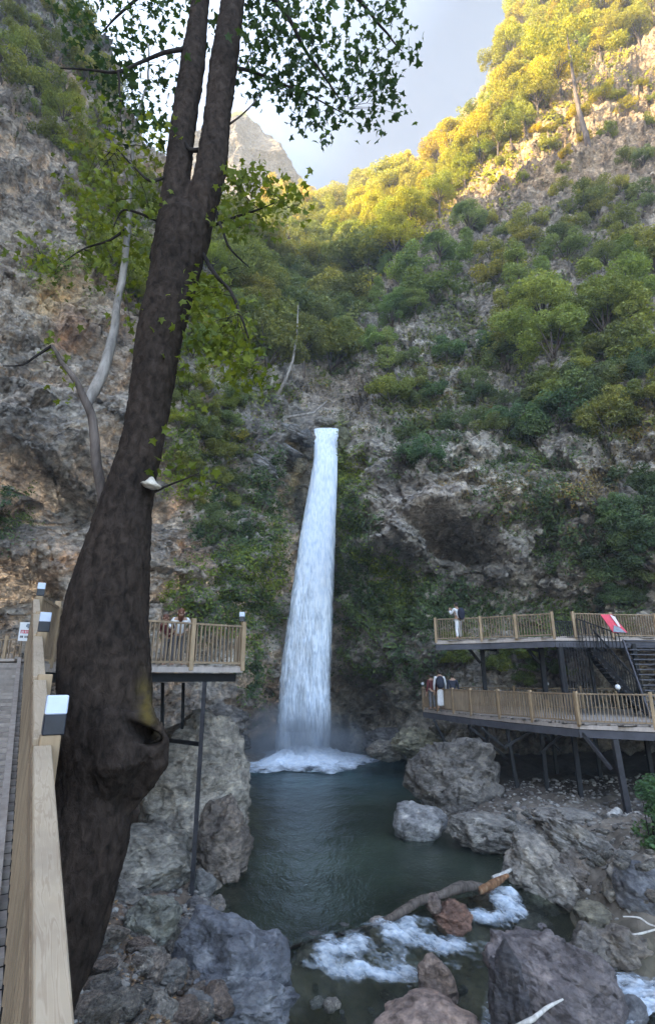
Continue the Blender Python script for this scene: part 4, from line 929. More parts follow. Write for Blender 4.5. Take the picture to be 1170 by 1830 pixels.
# undergrowth, ivy and moss on the cliffs: countless small leaves
def cover(name, blobs, size, mat, colr=(1, 1, 1), lift=.12, tilt=.6):
    pts, ns, sz = [], [], []
    for (cx, cyy, rx, ry, rot, n) in blobs:
        # tufts, so cover is patchy
        nt_ = max(3, n//55); c_, s_ = math.cos(R(rot)), math.sin(R(rot))
        for _ in range(nt_):
            u, v = rng.normal(size=2)*.55; tx = cx+(u*rx*c_-v*ry*s_); ty = cyy+(u*rx*s_+v*ry*c_)
            loc, nr = hit(tx, ty)
            if loc is None: continue
            sp = rng.uniform(.25, .75)*max(.5, loc.y/40)
            k = n//nt_; d = rng.normal(size=(k, 3))*sp*np.array([1, .55, .8])
            for q in d:
                l2, dd, _i, dist = bvh.find_nearest(loc+Vector(q))
                if l2 is None or dist > 1.0: continue
                if dd.y > 0: dd = -dd
                pts.append(l2+dd*(lift*rng.uniform(.2, 2.2))); ns.append(dd+Vector((0, -.2, .5))); sz.append(size*max(.6, loc.y/38))
    o = scatter_leaves(name, np.array([tuple(p) for p in pts]), np.array([tuple(p) for p in ns]), np.array(sz), mat, tilt); o.color = tuple(colr)+(1,); return o
cover('ivy_cover', [(930, 820, 50, 110, 12, 5000), (995, 930, 32, 110, 0, 5500), (680, 1080, 90, 70, 0, 9000), (800, 1090, 120, 40, 0, 6500), (640, 960, 30, 120, 0, 5000), (385, 900, 40, 90, 0, 4000),
    (452, 940, 40, 100, 20, 5000), (1040, 1105, 120, 22, 0, 3500), (478, 900, 24, 110, 0, 3000), (700, 1190, 100, 30, 0, 2500), (10, 930, 40, 60, 0, 1500), (420, 1090, 70, 40, 0, 5000), (455, 1190, 24, 60, 0, 2000), (770, 790, 60, 50, 0, 3500)],
    .19, M['ivy'], (.85, 1.0, 1.0))
cover('bright_creeper_cover', [(462, 1045, 36, 90, 15, 5500), (440, 1010, 60, 50, 0, 3000), (630, 900, 22, 130, 0, 3500), (360, 1060, 70, 60, 0, 3500), (612, 830, 9, 60, 0, 900), (700, 1040, 40, 50, 0, 2000), (350, 620, 70, 60, 0, 3500), (90, 480, 60, 30, 0, 2500), (330, 820, 35, 80, 0, 3000)],
    .17, M['ivy'], (1.55, 1.6, .75))
cover('undergrowth', [(800, 540, 90, 80, -30, 6000), (1000, 430, 150, 90, -25, 4500), (900, 640, 220, 50, 0, 5000), (790, 730, 110, 50, 0, 5000), (1090, 760, 100, 40, 0, 3000), (600, 640, 60, 40, 0, 1500), (560, 560, 120, 90, 0, 5000), (450, 700, 60, 50, 0, 3000),
    (400, 800, 50, 70, 0, 3500), (250, 420, 70, 120, 0, 4000), (80, 120, 80, 110, 0, 5000), (1100, 560, 80, 80, 0, 3000), (350, 520, 60, 120, 0, 4000)],
    .22, M['ivy'], (1.15, 1.1, .95))
cover('sun_tinted_undergrowth', [(800, 330, 120, 60, -30, 7000), (700, 400, 100, 50, -20, 6000), (950, 180, 110, 90, -40, 7000), (1080, 80, 110, 80, 0, 5000), (880, 260, 60, 60, -40, 4000)], .22, M['ivy'], (2.5, 2.0, .6))  # same leaves as the undergrowth, sunlight put into their colour
cover('dry_brush', [(1040, 870, 90, 30, -20, 2500), (780, 690, 80, 50, 0, 3000), (1130, 760, 60, 50, 0, 2500), (440, 650, 60, 40, 30, 2500), (880, 860, 80, 30, 0, 1500), (620, 690, 60, 50, 0, 1500), (1090, 920, 60, 60, 0, 1200)], .16, M['ivy'], (1.5, .95, 1.1))

# leafy bush at the right edge
def edge_bush():
    a = P(1170, 1560, 14.8); root = empty('leafy_bush', a, 'leafy dark green bush at the right edge above the blue-grey boulder', 'bush'); mb = MB(); cs, rs = [], []
    for k in range(48):
        px = rnd.uniform(1142, 1250); py = rnd.uniform(1385, 1570); q = P(px, py, 14.8+rnd.uniform(-.4, .8)); cs.append(tuple(q-a)); rs.append(rnd.uniform(.18, .32))
        if k % 2 == 0: mb.tube([a, a.lerp(q, .5)+Vector((0, 0, .1)), q], [.02, .014, .005], 5)
    mb.build('stems', M['twig'], root, smooth=True); p, n = clump_cloud(cs, rs, 1900, .8); o = scatter_leaves('foliage', p, n, .10, M['leaf'], .7, parent=root); o.color = (.6, .95, .9, 1)
edge_bush()

# ------------------------------------------------------------------ the leaning plane tree
TY = 5.2
def ring(py, l, r, Y=TY):
    c = P((l+r)/2, py, Y); return c+Vector((.02, 0, 0)), (r-l)/2/FOC*depth_of(c)*.94
main = [(1800, -10, 130, 4.9), (1750, 0, 150, 4.9), (1700, 12, 171, 4.95), (1650, 28, 187, 5.0), (1600, 44, 200, 5.0), (1550, 62, 213, 5.05), (1500, 76, 228, 5.1), (1450, 90, 236, 5.15), (1400, 98, 250, 5.2), (1330, 102, 268, 5.2), (1250, 104, 270, 5.2), (1180, 104, 265, 5.2),
        (1100, 110, 262, 5.2), (1000, 138, 268, 5.2), (900, 176, 272, 5.2), (800, 210, 287, 5.2), (700, 228, 308, 5.2), (600, 241, 326, 5.2), (500, 262, 350, 5.2), (450, 269, 362, 5.2), (400, 277, 374, 5.2)]
lstem = [(470, 262, 335), (400, 278, 340), (350, 285, 338), (300, 293, 339), (250, 300, 344), (200, 306, 351), (100, 323, 364), (0, 341, 371), (-120, 362, 388), (-300, 395, 412)]
rstem = [(500, 290, 352), (450, 308, 366), (400, 322, 378), (350, 333, 392), (300, 346, 402), (200, 362, 412), (100, 374, 425), (0, 393, 435), (-120, 412, 452), (-300, 445, 475)]
def tube_from(rows, extra=None, seg=36, base=None):
    pts, rr = [], []
    if base: 
        for b_ in base: pts.append(Vector(b_[0])); rr.append(b_[1])
    for row in rows:
        Y = row[3] if len(row) > 3 else TY; c, r_ = ring(row[0], row[1], row[2], Y); pts.append(c); rr.append(r_)
    k = max(20, len(pts)*5); A = catmull(np.array([list(p)+[r_] for p, r_ in zip(pts, rr)]), k)
    return [Vector(a[:3]) for a in A], [a[3] for a in A]
troot_loc = Vector((-2.55, 4.7, gz(-2.55, 4.7)))
ptree = empty('plane_tree', troot_loc, 'large dark plane tree leaning up past the railing, trunk forking into two stems', 'tree')
tm = MB()
zb = troot_loc.z
c0, r0 = ring(1800, -10, 130, 4.9)
p_, r_ = tube_from(main, base=[(Vector((-2.75, 4.7, zb-.5)), .55), (Vector((c0.x-.12, 4.8, (zb+c0.z)/2)), .42)]); tm.tube(p_, r_, 32)
tm.tube([P(326, 415, 5.2), P(333, 385, 5.2), P(340, 365, 5.2), P(344, 350, 5.2)], [.30, .20, .12, .04], 20)
p_, r_ = tube_from(lstem); tm.tube(p_, r_, 24)
p_, r_ = tube_from(rstem); tm.tube(p_, r_, 24)
# burl with its hollow: swollen ring of wood on the right side
bc = P(246, 1330, 5.0)
for k in range(18):
    a = k/18*2*math.pi; q = P(256+30*math.cos(a)+6*math.sin(a), 1318+30*math.sin(a), 4.95+.05*math.cos(a)); tm.tube([q+Vector((0, 0, -.07)), q+Vector((0, .0, .0)), q+Vector((0, 0, .07))], [.04, .062+.02*math.sin(a), .04], 12)
tm.tube([P(252, 1160, 5.15), P(259, 1240, 5.1), P(270, 1290, 5.05), P(285, 1325, 5.02), P(282, 1358, 5.02), P(256, 1392, 5.1), P(212, 1450, 5.15)], [.04, .05, .06, .075, .10, .12, .10], 18)
tm.tube([P(165, 1215, 5.05), P(200, 1290, 4.95), P(212, 1360, 4.95), P(190, 1440, 5.05)], [.06, .19, .22, .10], 18)
tmesh = bpy.data.meshes.new('trunk'); tmesh.from_pydata([tuple(v-troot_loc) for v in tm.v], [], tm.f)
to = link('trunk', tmesh, M['bark'], ptree)
rm = to.modifiers.new('remesh', 'REMESH'); rm.mode = 'VOXEL'; rm.voxel_size = .022
dg = bpy.context.evaluated_depsgraph_get(); dg.update(); em = bpy.data.meshes.new_from_object(to.evaluated_get(dg)); to.modifiers.clear(); to.data = em; em.name = 'trunk'
nvt = len(em.vertices); tv = np.zeros(nvt*3, np.float32); em.vertices.foreach_get('co', tv); tv = tv.reshape(-1, 3).astype(float)
tn = np.zeros(nvt*3, np.float32); em.vertices.foreach_get('normal', tn); tn = tn.reshape(-1, 3).astype(float)
wv_ = tv+np.array(troot_loc)
# soften, then carve the hollow and raise bark ridges
ridg = fbm(wv_*np.array([14, 14, 5]), 5, gain=.6, ridge=True)*.006+facet(wv_*np.array([15, 15, 5])+fbm(wv_*6, 2)[:, None]*.5)*.013+fbm(wv_*np.array([2.2, 2.2, .9]), 3)*.015
wx_, wy_ = to_px(wv_); hu = (wx_-257)/25; hv_ = (wy_-1314-(wx_-257)*.45)/13+hu*hu*.35; k_ = np.exp(-(hu*hu+hv_*hv_)**2)*(wv_[:, 1] < 5.3)
low = np.clip(1-(wv_[:, 2]-4)/3, 0.35, 1)
tv = tv+tn*(ridg*1.0)[:, None]; tv[:, 1] += k_*.42; tv[:, 2] -= k_*.03
mo = np.exp(-((wx_-262-(wy_-1260)*.12)/12)**2-((wy_-1262)/40)**2)*np.clip(.8+fbm(wv_*9, 3), 0, 1)
set_attr(em, 'moss', np.stack([mo, mo, mo, np.ones_like(mo)], -1))
em.vertices.foreach_set('co', tv.astype(np.float32).ravel()); em.polygons.foreach_set('use_smooth', [True]*len(em.polygons)); em.update()
if not em.materials: em.materials.append(M['bark'])
def limb(pts, rads, mat='twig', name='branch', Y=None, seg=8, n=None, wob=.05):
    A = catmull(np.array([list(p)+[r_] for p, r_ in zip(pts, rads)]), n or len(pts)*6)
    wig = fbm(A[:, :3]*2.3+3, 3)*.02; A[:, 0] += wig; A[:, 2] += wig*.7
    mb = MB(); mb.tube([Vector(a[:3]) for a in A], [max(a[3], .002) for a in A], seg, wob); return mb.build(name, M[mat], ptree, smooth=True)
limb([P(190, 905, 5.2), P(181, 870, 5.15), P(172, 800, 5.1), P(160, 730, 5.1), P(142, 695, 5.1), P(118, 655, 5.1), P(92, 618, 5.1)], [.055, .052, .048, .045, .036, .026, .018], 'brown_bark', seg=14)
limb([P(158, 725, 5.12), P(172, 690, 5.2), P(192, 640, 5.3), P(208, 560, 5.4), P(220, 480, 5.5), P(229, 400, 5.6), P(235, 295, 5.7), P(245, 220, 5.8), P(262, 150, 5.9), P(266, 100, 5.9), P(250, 30, 6)], [.045, .062, .058, .045, .042, .040, .030, .022, .016, .014, .01], 'pale_bark', seg=14)
limb([P(92, 618, 5.1), P(65, 636, 5.0), P(40, 652, 4.9), P(4, 655, 4.8)], [.016, .013, .01, .006])
limb([P(340, 88, 5.2), P(300, 92, 5.0), P(250, 112, 4.9), P(212, 128, 4.8), P(165, 125, 4.7), P(108, 122, 4.6)], [.035, .028, .022, .02, .014, .008])
limb([P(212, 128, 4.8), P(214, 160, 4.8), P(216, 200, 4.8), P(218, 235, 4.8)], [.016, .013, .010, .006])
limb([P(362, 450, 5.2), P(385, 490, 5.0), P(412, 520, 4.9), P(430, 560, 4.8), P(446, 602, 4.7)], [.03, .024, .02, .015, .008])
limb([P(388, 380, 5.2), P(396, 412, 5.1), P(420, 455, 5.0), P(448, 478, 5.0)], [.02, .016, .012, .005])
limb([P(384, 402, 5.2), P(420, 388, 5.1), P(460, 375, 5.0), P(492, 362, 5.0)], [.018, .015, .011, .005])
limb([P(398, 262, 5.2), P(345, 268, 5.1), P(330, 250, 5.1)], [.03, .028, .02])
limb([P(410, 222, 5.2), P(432, 205, 5.1), P(452, 185, 5.0), P(464, 168, 5.0)], [.014, .011, .008, .005], 'brown_bark')
limb([P(275, 880, 5.05), P(300, 868, 5.0), P(330, 856, 4.9), P(358, 844, 4.8)], [.014, .011, .009, .005])
limb([P(300, 315, 5.2), P(270, 322, 5.0), P(240, 300, 5.0), P(205, 265, 5.0)], [.022, .018, .013, .007])
limb([P(280, 395, 5.2), P(245, 380, 5.0), P(222, 375, 5.0), P(205, 405, 5.0)], [.018, .014, .011, .006])
limb([P(224, 410, 5.5), P(195, 430, 5.3), P(150, 445, 5.2), P(115, 468, 5.2)], [.018, .014, .010, .005])
limb([P(410, 120, 5.2), P(450, 128, 5.3), P(500, 150, 5.4), P(560, 175, 5.5), P(610, 200, 5.6)], [.03, .022, .017, .012, .006])
limb([P(425, -60, 5.2), P(500, 10, 5.3), P(545, 85, 5.4), P(580, 140, 5.5), P(615, 185, 5.6)], [.05, .036, .024, .016, .008])
limb([P(440, -180, 5.2), P(560, -60, 5.3), P(640, 0, 5.4), P(690, 60, 5.5), P(720, 90, 5.6)], [.05, .036, .026, .016, .006])
limb([P(380, -120, 5.2), P(290, -40, 5.3), P(220, 20, 5.4), P(180, 60, 5.5)], [.04, .03, .02, .008])
# foliage: star-shaped leaves in sprays at the twig ends
fp, fn, ft = [], [], MB()
def spray(px, py, Y, spread, n, src):
    c = P(px, py, Y); s0 = Vector(src)
    s0 = s0.lerp(c, rnd.uniform(.0, .5))+Vector((rnd.gauss(0, .05), rnd.gauss(0, .05), rnd.gauss(0, .05)))
    if (s0-c).length > .05 and rnd.random() < .6: ft.tube([s0, s0.lerp(c, .5)+Vector((0, 0, .05)), c], [.0045, .003, .0015], 5)
    for _ in range(n):
        d = rng.normal(size=3)*spread*np.array([1, .9, .8]); fp.append(np.array(c)+d); v = rng.normal(size=3); v[2] += .6; v[1] -= .5; fn.append(v/np.linalg.norm(v))
def sprays(poly, count, n, spread, srcs, Y0, Y1):
    xs_ = [p[0] for p in poly]; ys_ = [p[1] for p in poly]; k = 0; t_ = 0
    while k < count and t_ < count*50:
        t_ += 1; px = rnd.uniform(min(xs_), max(xs_)); py = rnd.uniform(min(ys_), max(ys_))
        if not inside(px, py, poly): continue
        Y = rnd.uniform(Y0, Y1); c = P(px, py, Y); src = min(srcs, key=lambda s: (s-c).length)
        spray(px, py, Y, spread, rnd.randint(int(n*.6), int(n*1.4)), src); k += 1
sr = [P(545, 85, 5.4), P(500, 150, 5.4), P(580, 140, 5.5), P(610, 190, 5.6), P(640, 0, 5.4), P(690, 60, 5.5), P(560, -60, 5.3), P(450, 128, 5.3), P(500, 10, 5.3), P(720, 90, 5.6)]
sprays([(430, -60), (720, -60), (700, 40), (738, 60), (722, 110), (700, 170), (712, 235), (660, 240), (620, 225), (580, 262), (560, 220), (530, 215), (500, 150), (455, 165), (430, 100)], 150, 10, .13, sr, 4.9, 5.9)
spray(580, 258, 5.5, .05, 4, P(610, 200, 5.6)); spray(450, 170, 5.0, .06, 5, P(452, 185, 5.0)); spray(532, 210, 5.4, .06, 4, P(560, 175, 5.5)); spray(466, 165, 5.0, .06, 3, P(464, 168, 5.0))
sl_ = [P(250, 112, 4.9), P(212, 128, 4.8), P(216, 200, 4.8), P(250, 30, 6), P(262, 150, 5.9), P(220, 20, 5.4), P(290, -40, 5.3), P(240, 300, 5.0), P(180, 60, 5.5)]
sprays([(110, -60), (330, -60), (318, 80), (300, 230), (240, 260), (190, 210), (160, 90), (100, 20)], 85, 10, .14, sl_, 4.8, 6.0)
sprays([(340, -60), (400, -60), (390, 60), (350, 120), (330, 60)], 10, 7, .12, sl_, 5.3, 6.0)
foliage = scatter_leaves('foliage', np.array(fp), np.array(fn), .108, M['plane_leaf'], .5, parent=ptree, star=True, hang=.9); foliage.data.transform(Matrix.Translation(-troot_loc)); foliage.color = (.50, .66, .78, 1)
fp, fn = [], []
sm2 = [P(240, 300, 5.0), P(205, 265, 5.0), P(222, 375, 5.0), P(205, 405, 5.0), P(150, 445, 5.2), P(115, 468, 5.2), P(220, 480, 5.5)]
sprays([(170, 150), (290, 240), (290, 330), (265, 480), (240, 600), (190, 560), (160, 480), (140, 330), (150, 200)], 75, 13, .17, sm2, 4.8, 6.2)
sprays([(20, 430), (110, 430), (140, 500), (60, 500)], 10, 8, .12, sm2, 5.0, 5.8)
sd_ = [P(492, 362, 5.0), P(460, 375, 5.0), P(448, 478, 5.0), P(430, 560, 4.8), P(412, 520, 4.9)]
sprays([(400, 300), (480, 310), (560, 340), (545, 385), (470, 400), (410, 430), (385, 360)], 42, 11, .12, sd_, 4.8, 5.4)
sprays([(360, 470), (400, 560), (460, 600), (465, 690), (420, 680), (350, 600), (340, 520)], 44, 14, .15, sd_, 4.8, 5.6)
sg = [P(300, 868, 5.0), P(330, 856, 4.9), P(358, 844, 4.8)]
sprays([(300, 780), (370, 790), (380, 880), (330, 900), (300, 850)], 9, 6, .09, sg, 4.8, 5.2)
sprays([(85, 580), (110, 640), (130, 710), (95, 700)], 4, 6, .08, [P(92, 618, 5.1), P(118, 655, 5.1)], 5.0, 5.2)
sprays([(300, 640), (350, 680), (370, 740), (320, 730)], 6, 7, .09, [P(358, 844, 4.8), P(330, 700, 5.3)], 5.0, 5.4)
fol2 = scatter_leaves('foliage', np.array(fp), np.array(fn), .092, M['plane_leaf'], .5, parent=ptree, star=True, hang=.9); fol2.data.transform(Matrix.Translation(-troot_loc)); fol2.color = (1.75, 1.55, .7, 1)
tag(ft.build('twigs', M['twig'], ptree, smooth=True), kind='stuff')
# moss streak and bracket fungus on the trunk
def fungus():
    c = P(271, 868, 5.02); v, f = ico(4); v = v.copy(); q = v*np.array([.10, .09, .03]); q[:, 2] += np.where(v[:, 2] > 0, .03*np.exp(-((v[:, 0]/.4)**2+(v[:, 1]/.6)**2))*2.2, 0); q[:, 2] -= v[:, 0]*.02
    q += v*(fbm(v*3, 3)*.01)[:, None]; m = np_mesh('bracket_fungus', q, f); tag(link('bracket_fungus', m, M['fungus'], loc=c), 'pale bracket fungus sticking out of the dark leaning trunk', 'fungus')
fungus()

# ------------------------------------------------------------------ timber decks and railings
def dist_pts(a, b, step):
    n = max(1, round((b-a).length/step)); return [a.lerp(b, i/n) for i in range(n+1)]
def railing(root, pts, h=.98, post_step=1.35, bal=.115, mats=('rail', 'post'), cap=(.075, .045), post_w=.10, post_up=.10, cap_mat=None, hidden_ends=()):
    posts = []
    for a, b in zip(pts[:-1], pts[1:]):
        a = Vector(a); b = Vector(b); d = (b-a); dn = d.normalized(); hz = Vector((d.x, d.y, 0)).normalized()
        n = max(1, round(d.length/post_step)); pp_ = [a.lerp(b, i/n) for i in range(n+1)]
        for i, p in enumerate(pp_):
            if not any((p-q).length < .05 for q in posts):
                posts.append(p); m = MB(); m.beam(p+Vector((0, 0, -.12)), p+Vector((0, 0, h+post_up)), post_w, post_w, hz); m.build('post', M[mats[1]], root, bevel=.008)
        m = MB()
        for i in range(n):
            p, q = pp_[i], pp_[i+1]; L = (q-p).length; k = int((L-post_w)/bal)
            for j in range(k):
                s = p.lerp(q, (j+.5+(L-post_w)/bal/2-k/2)/((L)/bal)+post_w/2/L) if False else p.lerp(q, (post_w/2+(j+.5)*(L-post_w)/k)/L)
                m.beam(s+Vector((0, 0, .085)), s+Vector((0, 0, h-.05)), .058, .026, hz)
        m.build('baluster_panel', M[mats[0]], root)
        m = MB()
        for i in range(n):
            p, q = pp_[i], pp_[i+1]; L = (q-p).length; p1 = p+dn*(post_w/2); q1 = q-dn*(post_w/2)
            m.beam(p1+Vector((0, 0, .065)), q1+Vector((0, 0, .065)), .05, .05)
        m.build('bottom_rail', M[mats[0]], root)
        m = MB()
        for i in range(n):
            p, q = pp_[i], pp_[i+1]; L = (q-p).length; p1 = p+dn*(post_w/2+.002); q1 = q-dn*(post_w/2+.002)
            m.beam(p1+Vector((0, 0, h-.025)), q1+Vector((0, 0, h-.025)), cap[0], cap[1])
        m.build('top_rail', M[cap_mat or mats[0]], root, bevel=.004)
    return posts
def solar_lamp(p, s, label, group='square post lamps on the railings', rz=0, tilt=0):
    o = empty('post_lamp', p, label, 'lamp', group, rz=rz)
    m = MB(); m.beam((0, 0, 0), (0, 0, s*.95), s, s, (0, 1, 0)); m.build('housing', M['lampblack'], o, local=True, bevel=s*.04)
    m = MB(); m.beam((0, 0, s*.952), (0, 0, s*1.85), s*1.0, s*1.0, (0, 1, 0)); m.build('light_panel', M['lampwhite'], o, local=True, bevel=s*.05)
    return o
def globe_lamp(p, r_, label):
    v, f = ico(3); o = empty('globe_lamp', p, label, 'lamp', 'round white lamps on the lower deck rail')
    link('globe', np_mesh('globe', v*r_+np.array([0, 0, r_+.05]), f), M['white'], o); m = MB(); m.tube([(0, 0, 0), (0, 0, .06)], [r_*.5, r_*.45], 10); m.build('base', M['lampblack'], o, local=True)

# left ramp
D_ = Vector((-.547, .962, .274)); T0 = Vector((-.657, 1.6, EYE-.8))
def rt(t, h=0): return T0+D_*t+Vector((0, 0, h))
LN = Vector((-.962, -.547, 0)).normalized(); RH = 1.0
DN = D_.normalized(); HZ = Vector((D_.x, D_.y, 0)).normalized()
ramp_root = empty('ramp_walkway', rt(3, -RH), 'timber ramp with pale handrail climbing along the left edge', 'walkway')
m = MB(); L = 8.6; npl = int(L*1.14/.15)
for i in range(npl):
    t = -1.0+8.5*i/npl; c = rt(t, -RH-.03)+LN*(.03); w_ = (8.5/npl)*D_.length*.88
    m.beam(c, c+LN*1.95, w_, .035, DN.cross(LN)*-1 if False else (0, 0, 1))
m.build('planks', M['plank'], ramp_root)
m = MB(); a, b = rt(-1.0, -RH-.16), rt(7.5, -RH-.16)
for off in (.04, 1.0, 2.05): m.beam(a+LN*off, b+LN*off, .07, .2)
m.build('joists', M['steel'], ramp_root)
m = MB(); m.beam(rt(-1, -RH+.02)+LN*.10, rt(7.5, -RH+.02)+LN*.10, .05, .05); m.build('kerb_board', M['plank'], ramp_root)
tpost = [-1.0, -.1, 1.68, 2.9, 4.1+.4, 5.9, 7.3]
lamp_t = {1.68: .112, 4.5: .112, 7.3: .112}
ups = {-.1: -.02, 1.68: .02, 2.9: .015, 4.5: .02, 5.9: .01, 7.3: .03, -1.0: 0}
for t in tpost:
    m = MB(); base = rt(t, -RH-.3)-LN*.035; m.beam(base, rt(t, ups[t]+.012)-LN*.035, .105, .105, HZ); m.build('post', M['post'], ramp_root, bevel=.006)
for t0, t1 in zip(tpost[:-1], tpost[1:]):
    m = MB(); e = .0535/D_.length*1.0; m.beam(rt(t0+e, -.022), rt(t1-e, -.022), .088, .042); m.build('handrail', M['cap'], ramp_root, bevel=.005)
    m = MB(); n = int((t1-t0)*D_.length/.125)
    for j in range(n):
        s = t0+(t1-t0)*(j+.5)/n; m.beam(rt(s, -RH+.10), rt(s, -.06), .075, .03, HZ)
    m.build('baluster_panel', M['rail'], ramp_root)
    m = MB(); m.beam(rt(t0+e, -RH+.085), rt(t1-e, -RH+.085), .05, .06); m.beam(rt(t0+e, -.085)+LN*.035, rt(t1-e, -.085)+LN*.035, .03, .09); m.build('side_rail', M['rail'], ramp_root)
for t, lab in [(1.68, 'nearest square post lamp on the ramp railing in front of the dark trunk'), (4.5, 'middle square post lamp on the ramp railing'), (7.3, 'square post lamp at the top of the ramp')]:
    solar_lamp(rt(t, ups[t]+.014)-LN*.045, .112, lab, rz=math.atan2(HZ.y, HZ.x))

# left platform
FZ = EYE+.27
plat = empty('viewing_platform', (-5, 13, FZ), 'timber viewing platform on steel legs behind the leaning tree', 'platform')
q0 = rt(7.35, 0); q0 = Vector((q0.x, q0.y, FZ)); q1 = Vector((-5.45, 11.6, FZ)); q2 = Vector((-2.17, 14.2, FZ)); q3 = Vector((-3.1, 19.2, FZ)); q4 = Vector((-14, 19.4, FZ)); q5 = Vector((-14, 8.6, FZ)); q6 = q0+LN*2.1; q6.z = FZ
def deck_poly(root, poly, th, mat, name='deck', pitch=.14, ang=0, z=None):
    """planks clipped to a polygon, running along one direction"""
    z = poly[0].z; ca, sa = math.cos(ang), math.sin(ang); rp = [(p.x*ca+p.y*sa, -p.x*sa+p.y*ca) for p in poly]; m = MB()
    v0 = min(p[1] for p in rp); v1 = max(p[1] for p in rp); v = v0+pitch/2
    while v < v1:
        xs_ = []
        for i in range(len(rp)):
            (xa, ya), (xb, yb) = rp[i], rp[(i+1) % len(rp)]
            if (ya > v) != (yb > v): xs_.append(xa+(xb-xa)*(v-ya)/(yb-ya))
        xs_.sort()
        for a, b in zip(xs_[::2], xs_[1::2]):
            if b-a > .05: m.beam((a*ca-v*sa, a*sa+v*ca, z-th/2), (b*ca-v*sa, b*sa+v*ca, z-th/2), pitch*.93, th)
        v += pitch
    return m.build(name, M[mat], root)
deck_poly(plat, [q0, q1, q2, q3, q4, q5, q6], .04, 'plank', ang=R(2))
m = MB()
for a, b in [(q0, q1), (q1, q2), (q2, q3)]: m.beam(a+Vector((0, 0, -.10)), b+Vector((0, 0, -.10)), .06, .12)
m.build('edge_board', M['fascia'], plat)
m = MB()
for a, b in [(q0, q1), (q1, q2), (q2, q3)]:
    inn = Vector((-.25, .3, 0)); m.beam(a+inn+Vector((0, 0, -.28)), b+inn+Vector((0, 0, -.28)), .12, .20)
for f in (.25, .5, .75): m.beam(q1.lerp(q2, f)+Vector((-.2, .4, -.26)), q1.lerp(q2, f)+Vector((-2.5, 5, -.26)), .10, .16)
m.build('steel_beam', M['steel'], plat)
railing(plat, [q0+Vector((-.02, .15, 0)), q1, q2], 1.0, 1.55, .105, post_w=.11)
railing(plat, [q2, q3], 1.0, 1.8, .12)
railing(plat, [q4+Vector((0, -.2, 0)), Vector((-8.2, 19.0, FZ))], 1.0, 1.6, .17)
for (px, pt, pb, Y, w_, dx) in [(366, 1218, 1645, 13.7, .085, -26), (328, 1220, 1308, 17.0, .08, -2), (291, 1220, 1330, 16.0, .08, -1)]:
    t = P(px, pt, Y); b = P(px+dx, pb, Y if pb < 1600 else 13.5); m = MB(); m.beam(b, t, w_, w_, (0, 1, 0)); m.build('leg', M['steel_leg' if px > 350 else 'steel'], plat)
m = MB(); m.beam(P(296, 1322, 15.2), P(358, 1330, 13.8), .09, .09); m.build('brace', M['steel'], plat)
solar_lamp(q2+Vector((-.05, 0, 1.11)), .13, 'square post lamp on the far corner post of the left platform')
# warning board
sgn = empty('warning_board', P(45, 1128, 11.5), 'white board with red and dark lettering on the left platform rail', 'sign')
A_, B_, C__, Dd = P(37, 1112, 11.5), P(60, 1112, 11.5), P(55, 1146, 11.5), P(32, 1145, 11.5)
def quad_slab(name, c, th, mat, parent):
    n = (c[1]-c[0]).cross(c[3]-c[0]).normalized(); n = n if n.y < 0 else -n; me = bpy.data.meshes.new(name); pl = Vector(parent.location)
    me.from_pydata([tuple(p-pl) for p in c]+[tuple(p-pl-n*th) for p in c], [], [(0, 1, 2, 3), (7, 6, 5, 4), (0, 4, 5, 1), (1, 5, 6, 2), (2, 6, 7, 3), (3, 7, 4, 0)]); return link(name, me, M[mat], parent), n
_, sn_ = quad_slab('board', [A_, B_, C__, Dd], .02, 'signwhite', sgn)
def on(u, v, off=.004): return A_.lerp(B_, u).lerp(Dd.lerp(C__, u), v)+sn_*off
def marks(name, rects, mat):
    me = bpy.data.meshes.new(name); V, F = [], []
    for (u0, v0, u1, v1) in rects: k = len(V); V += [on(u0, v0), on(u1, v0), on(u1, v1), on(u0, v1)]; F.append((k, k+1, k+2, k+3))
    me.from_pydata([tuple(p-Vector(sgn.location)) for p in V], [], F); link(name, me, M[mat], sgn)
marks('red_lettering', [(.14+.13*i+(.02 if i % 2 else 0), .42, .14+.13*i+.075, .60) for i in range(6)]+[(.14, .42, .80, .455), (.30, .565, .85, .60)], 'signred')
marks('dark_lettering', [(.14, .72, .20, .84), (.22, .72, .28, .84), (.30, .72, .38, .84)]+[(.50+.09*i, .72, .50+.09*i+.055, .84) for i in range(5)], 'signdark')
marks('emblem', [(.55, .08, .85, .16), (.50, .14, .88, .26), (.62, .25, .84, .33)], 'signgrey')

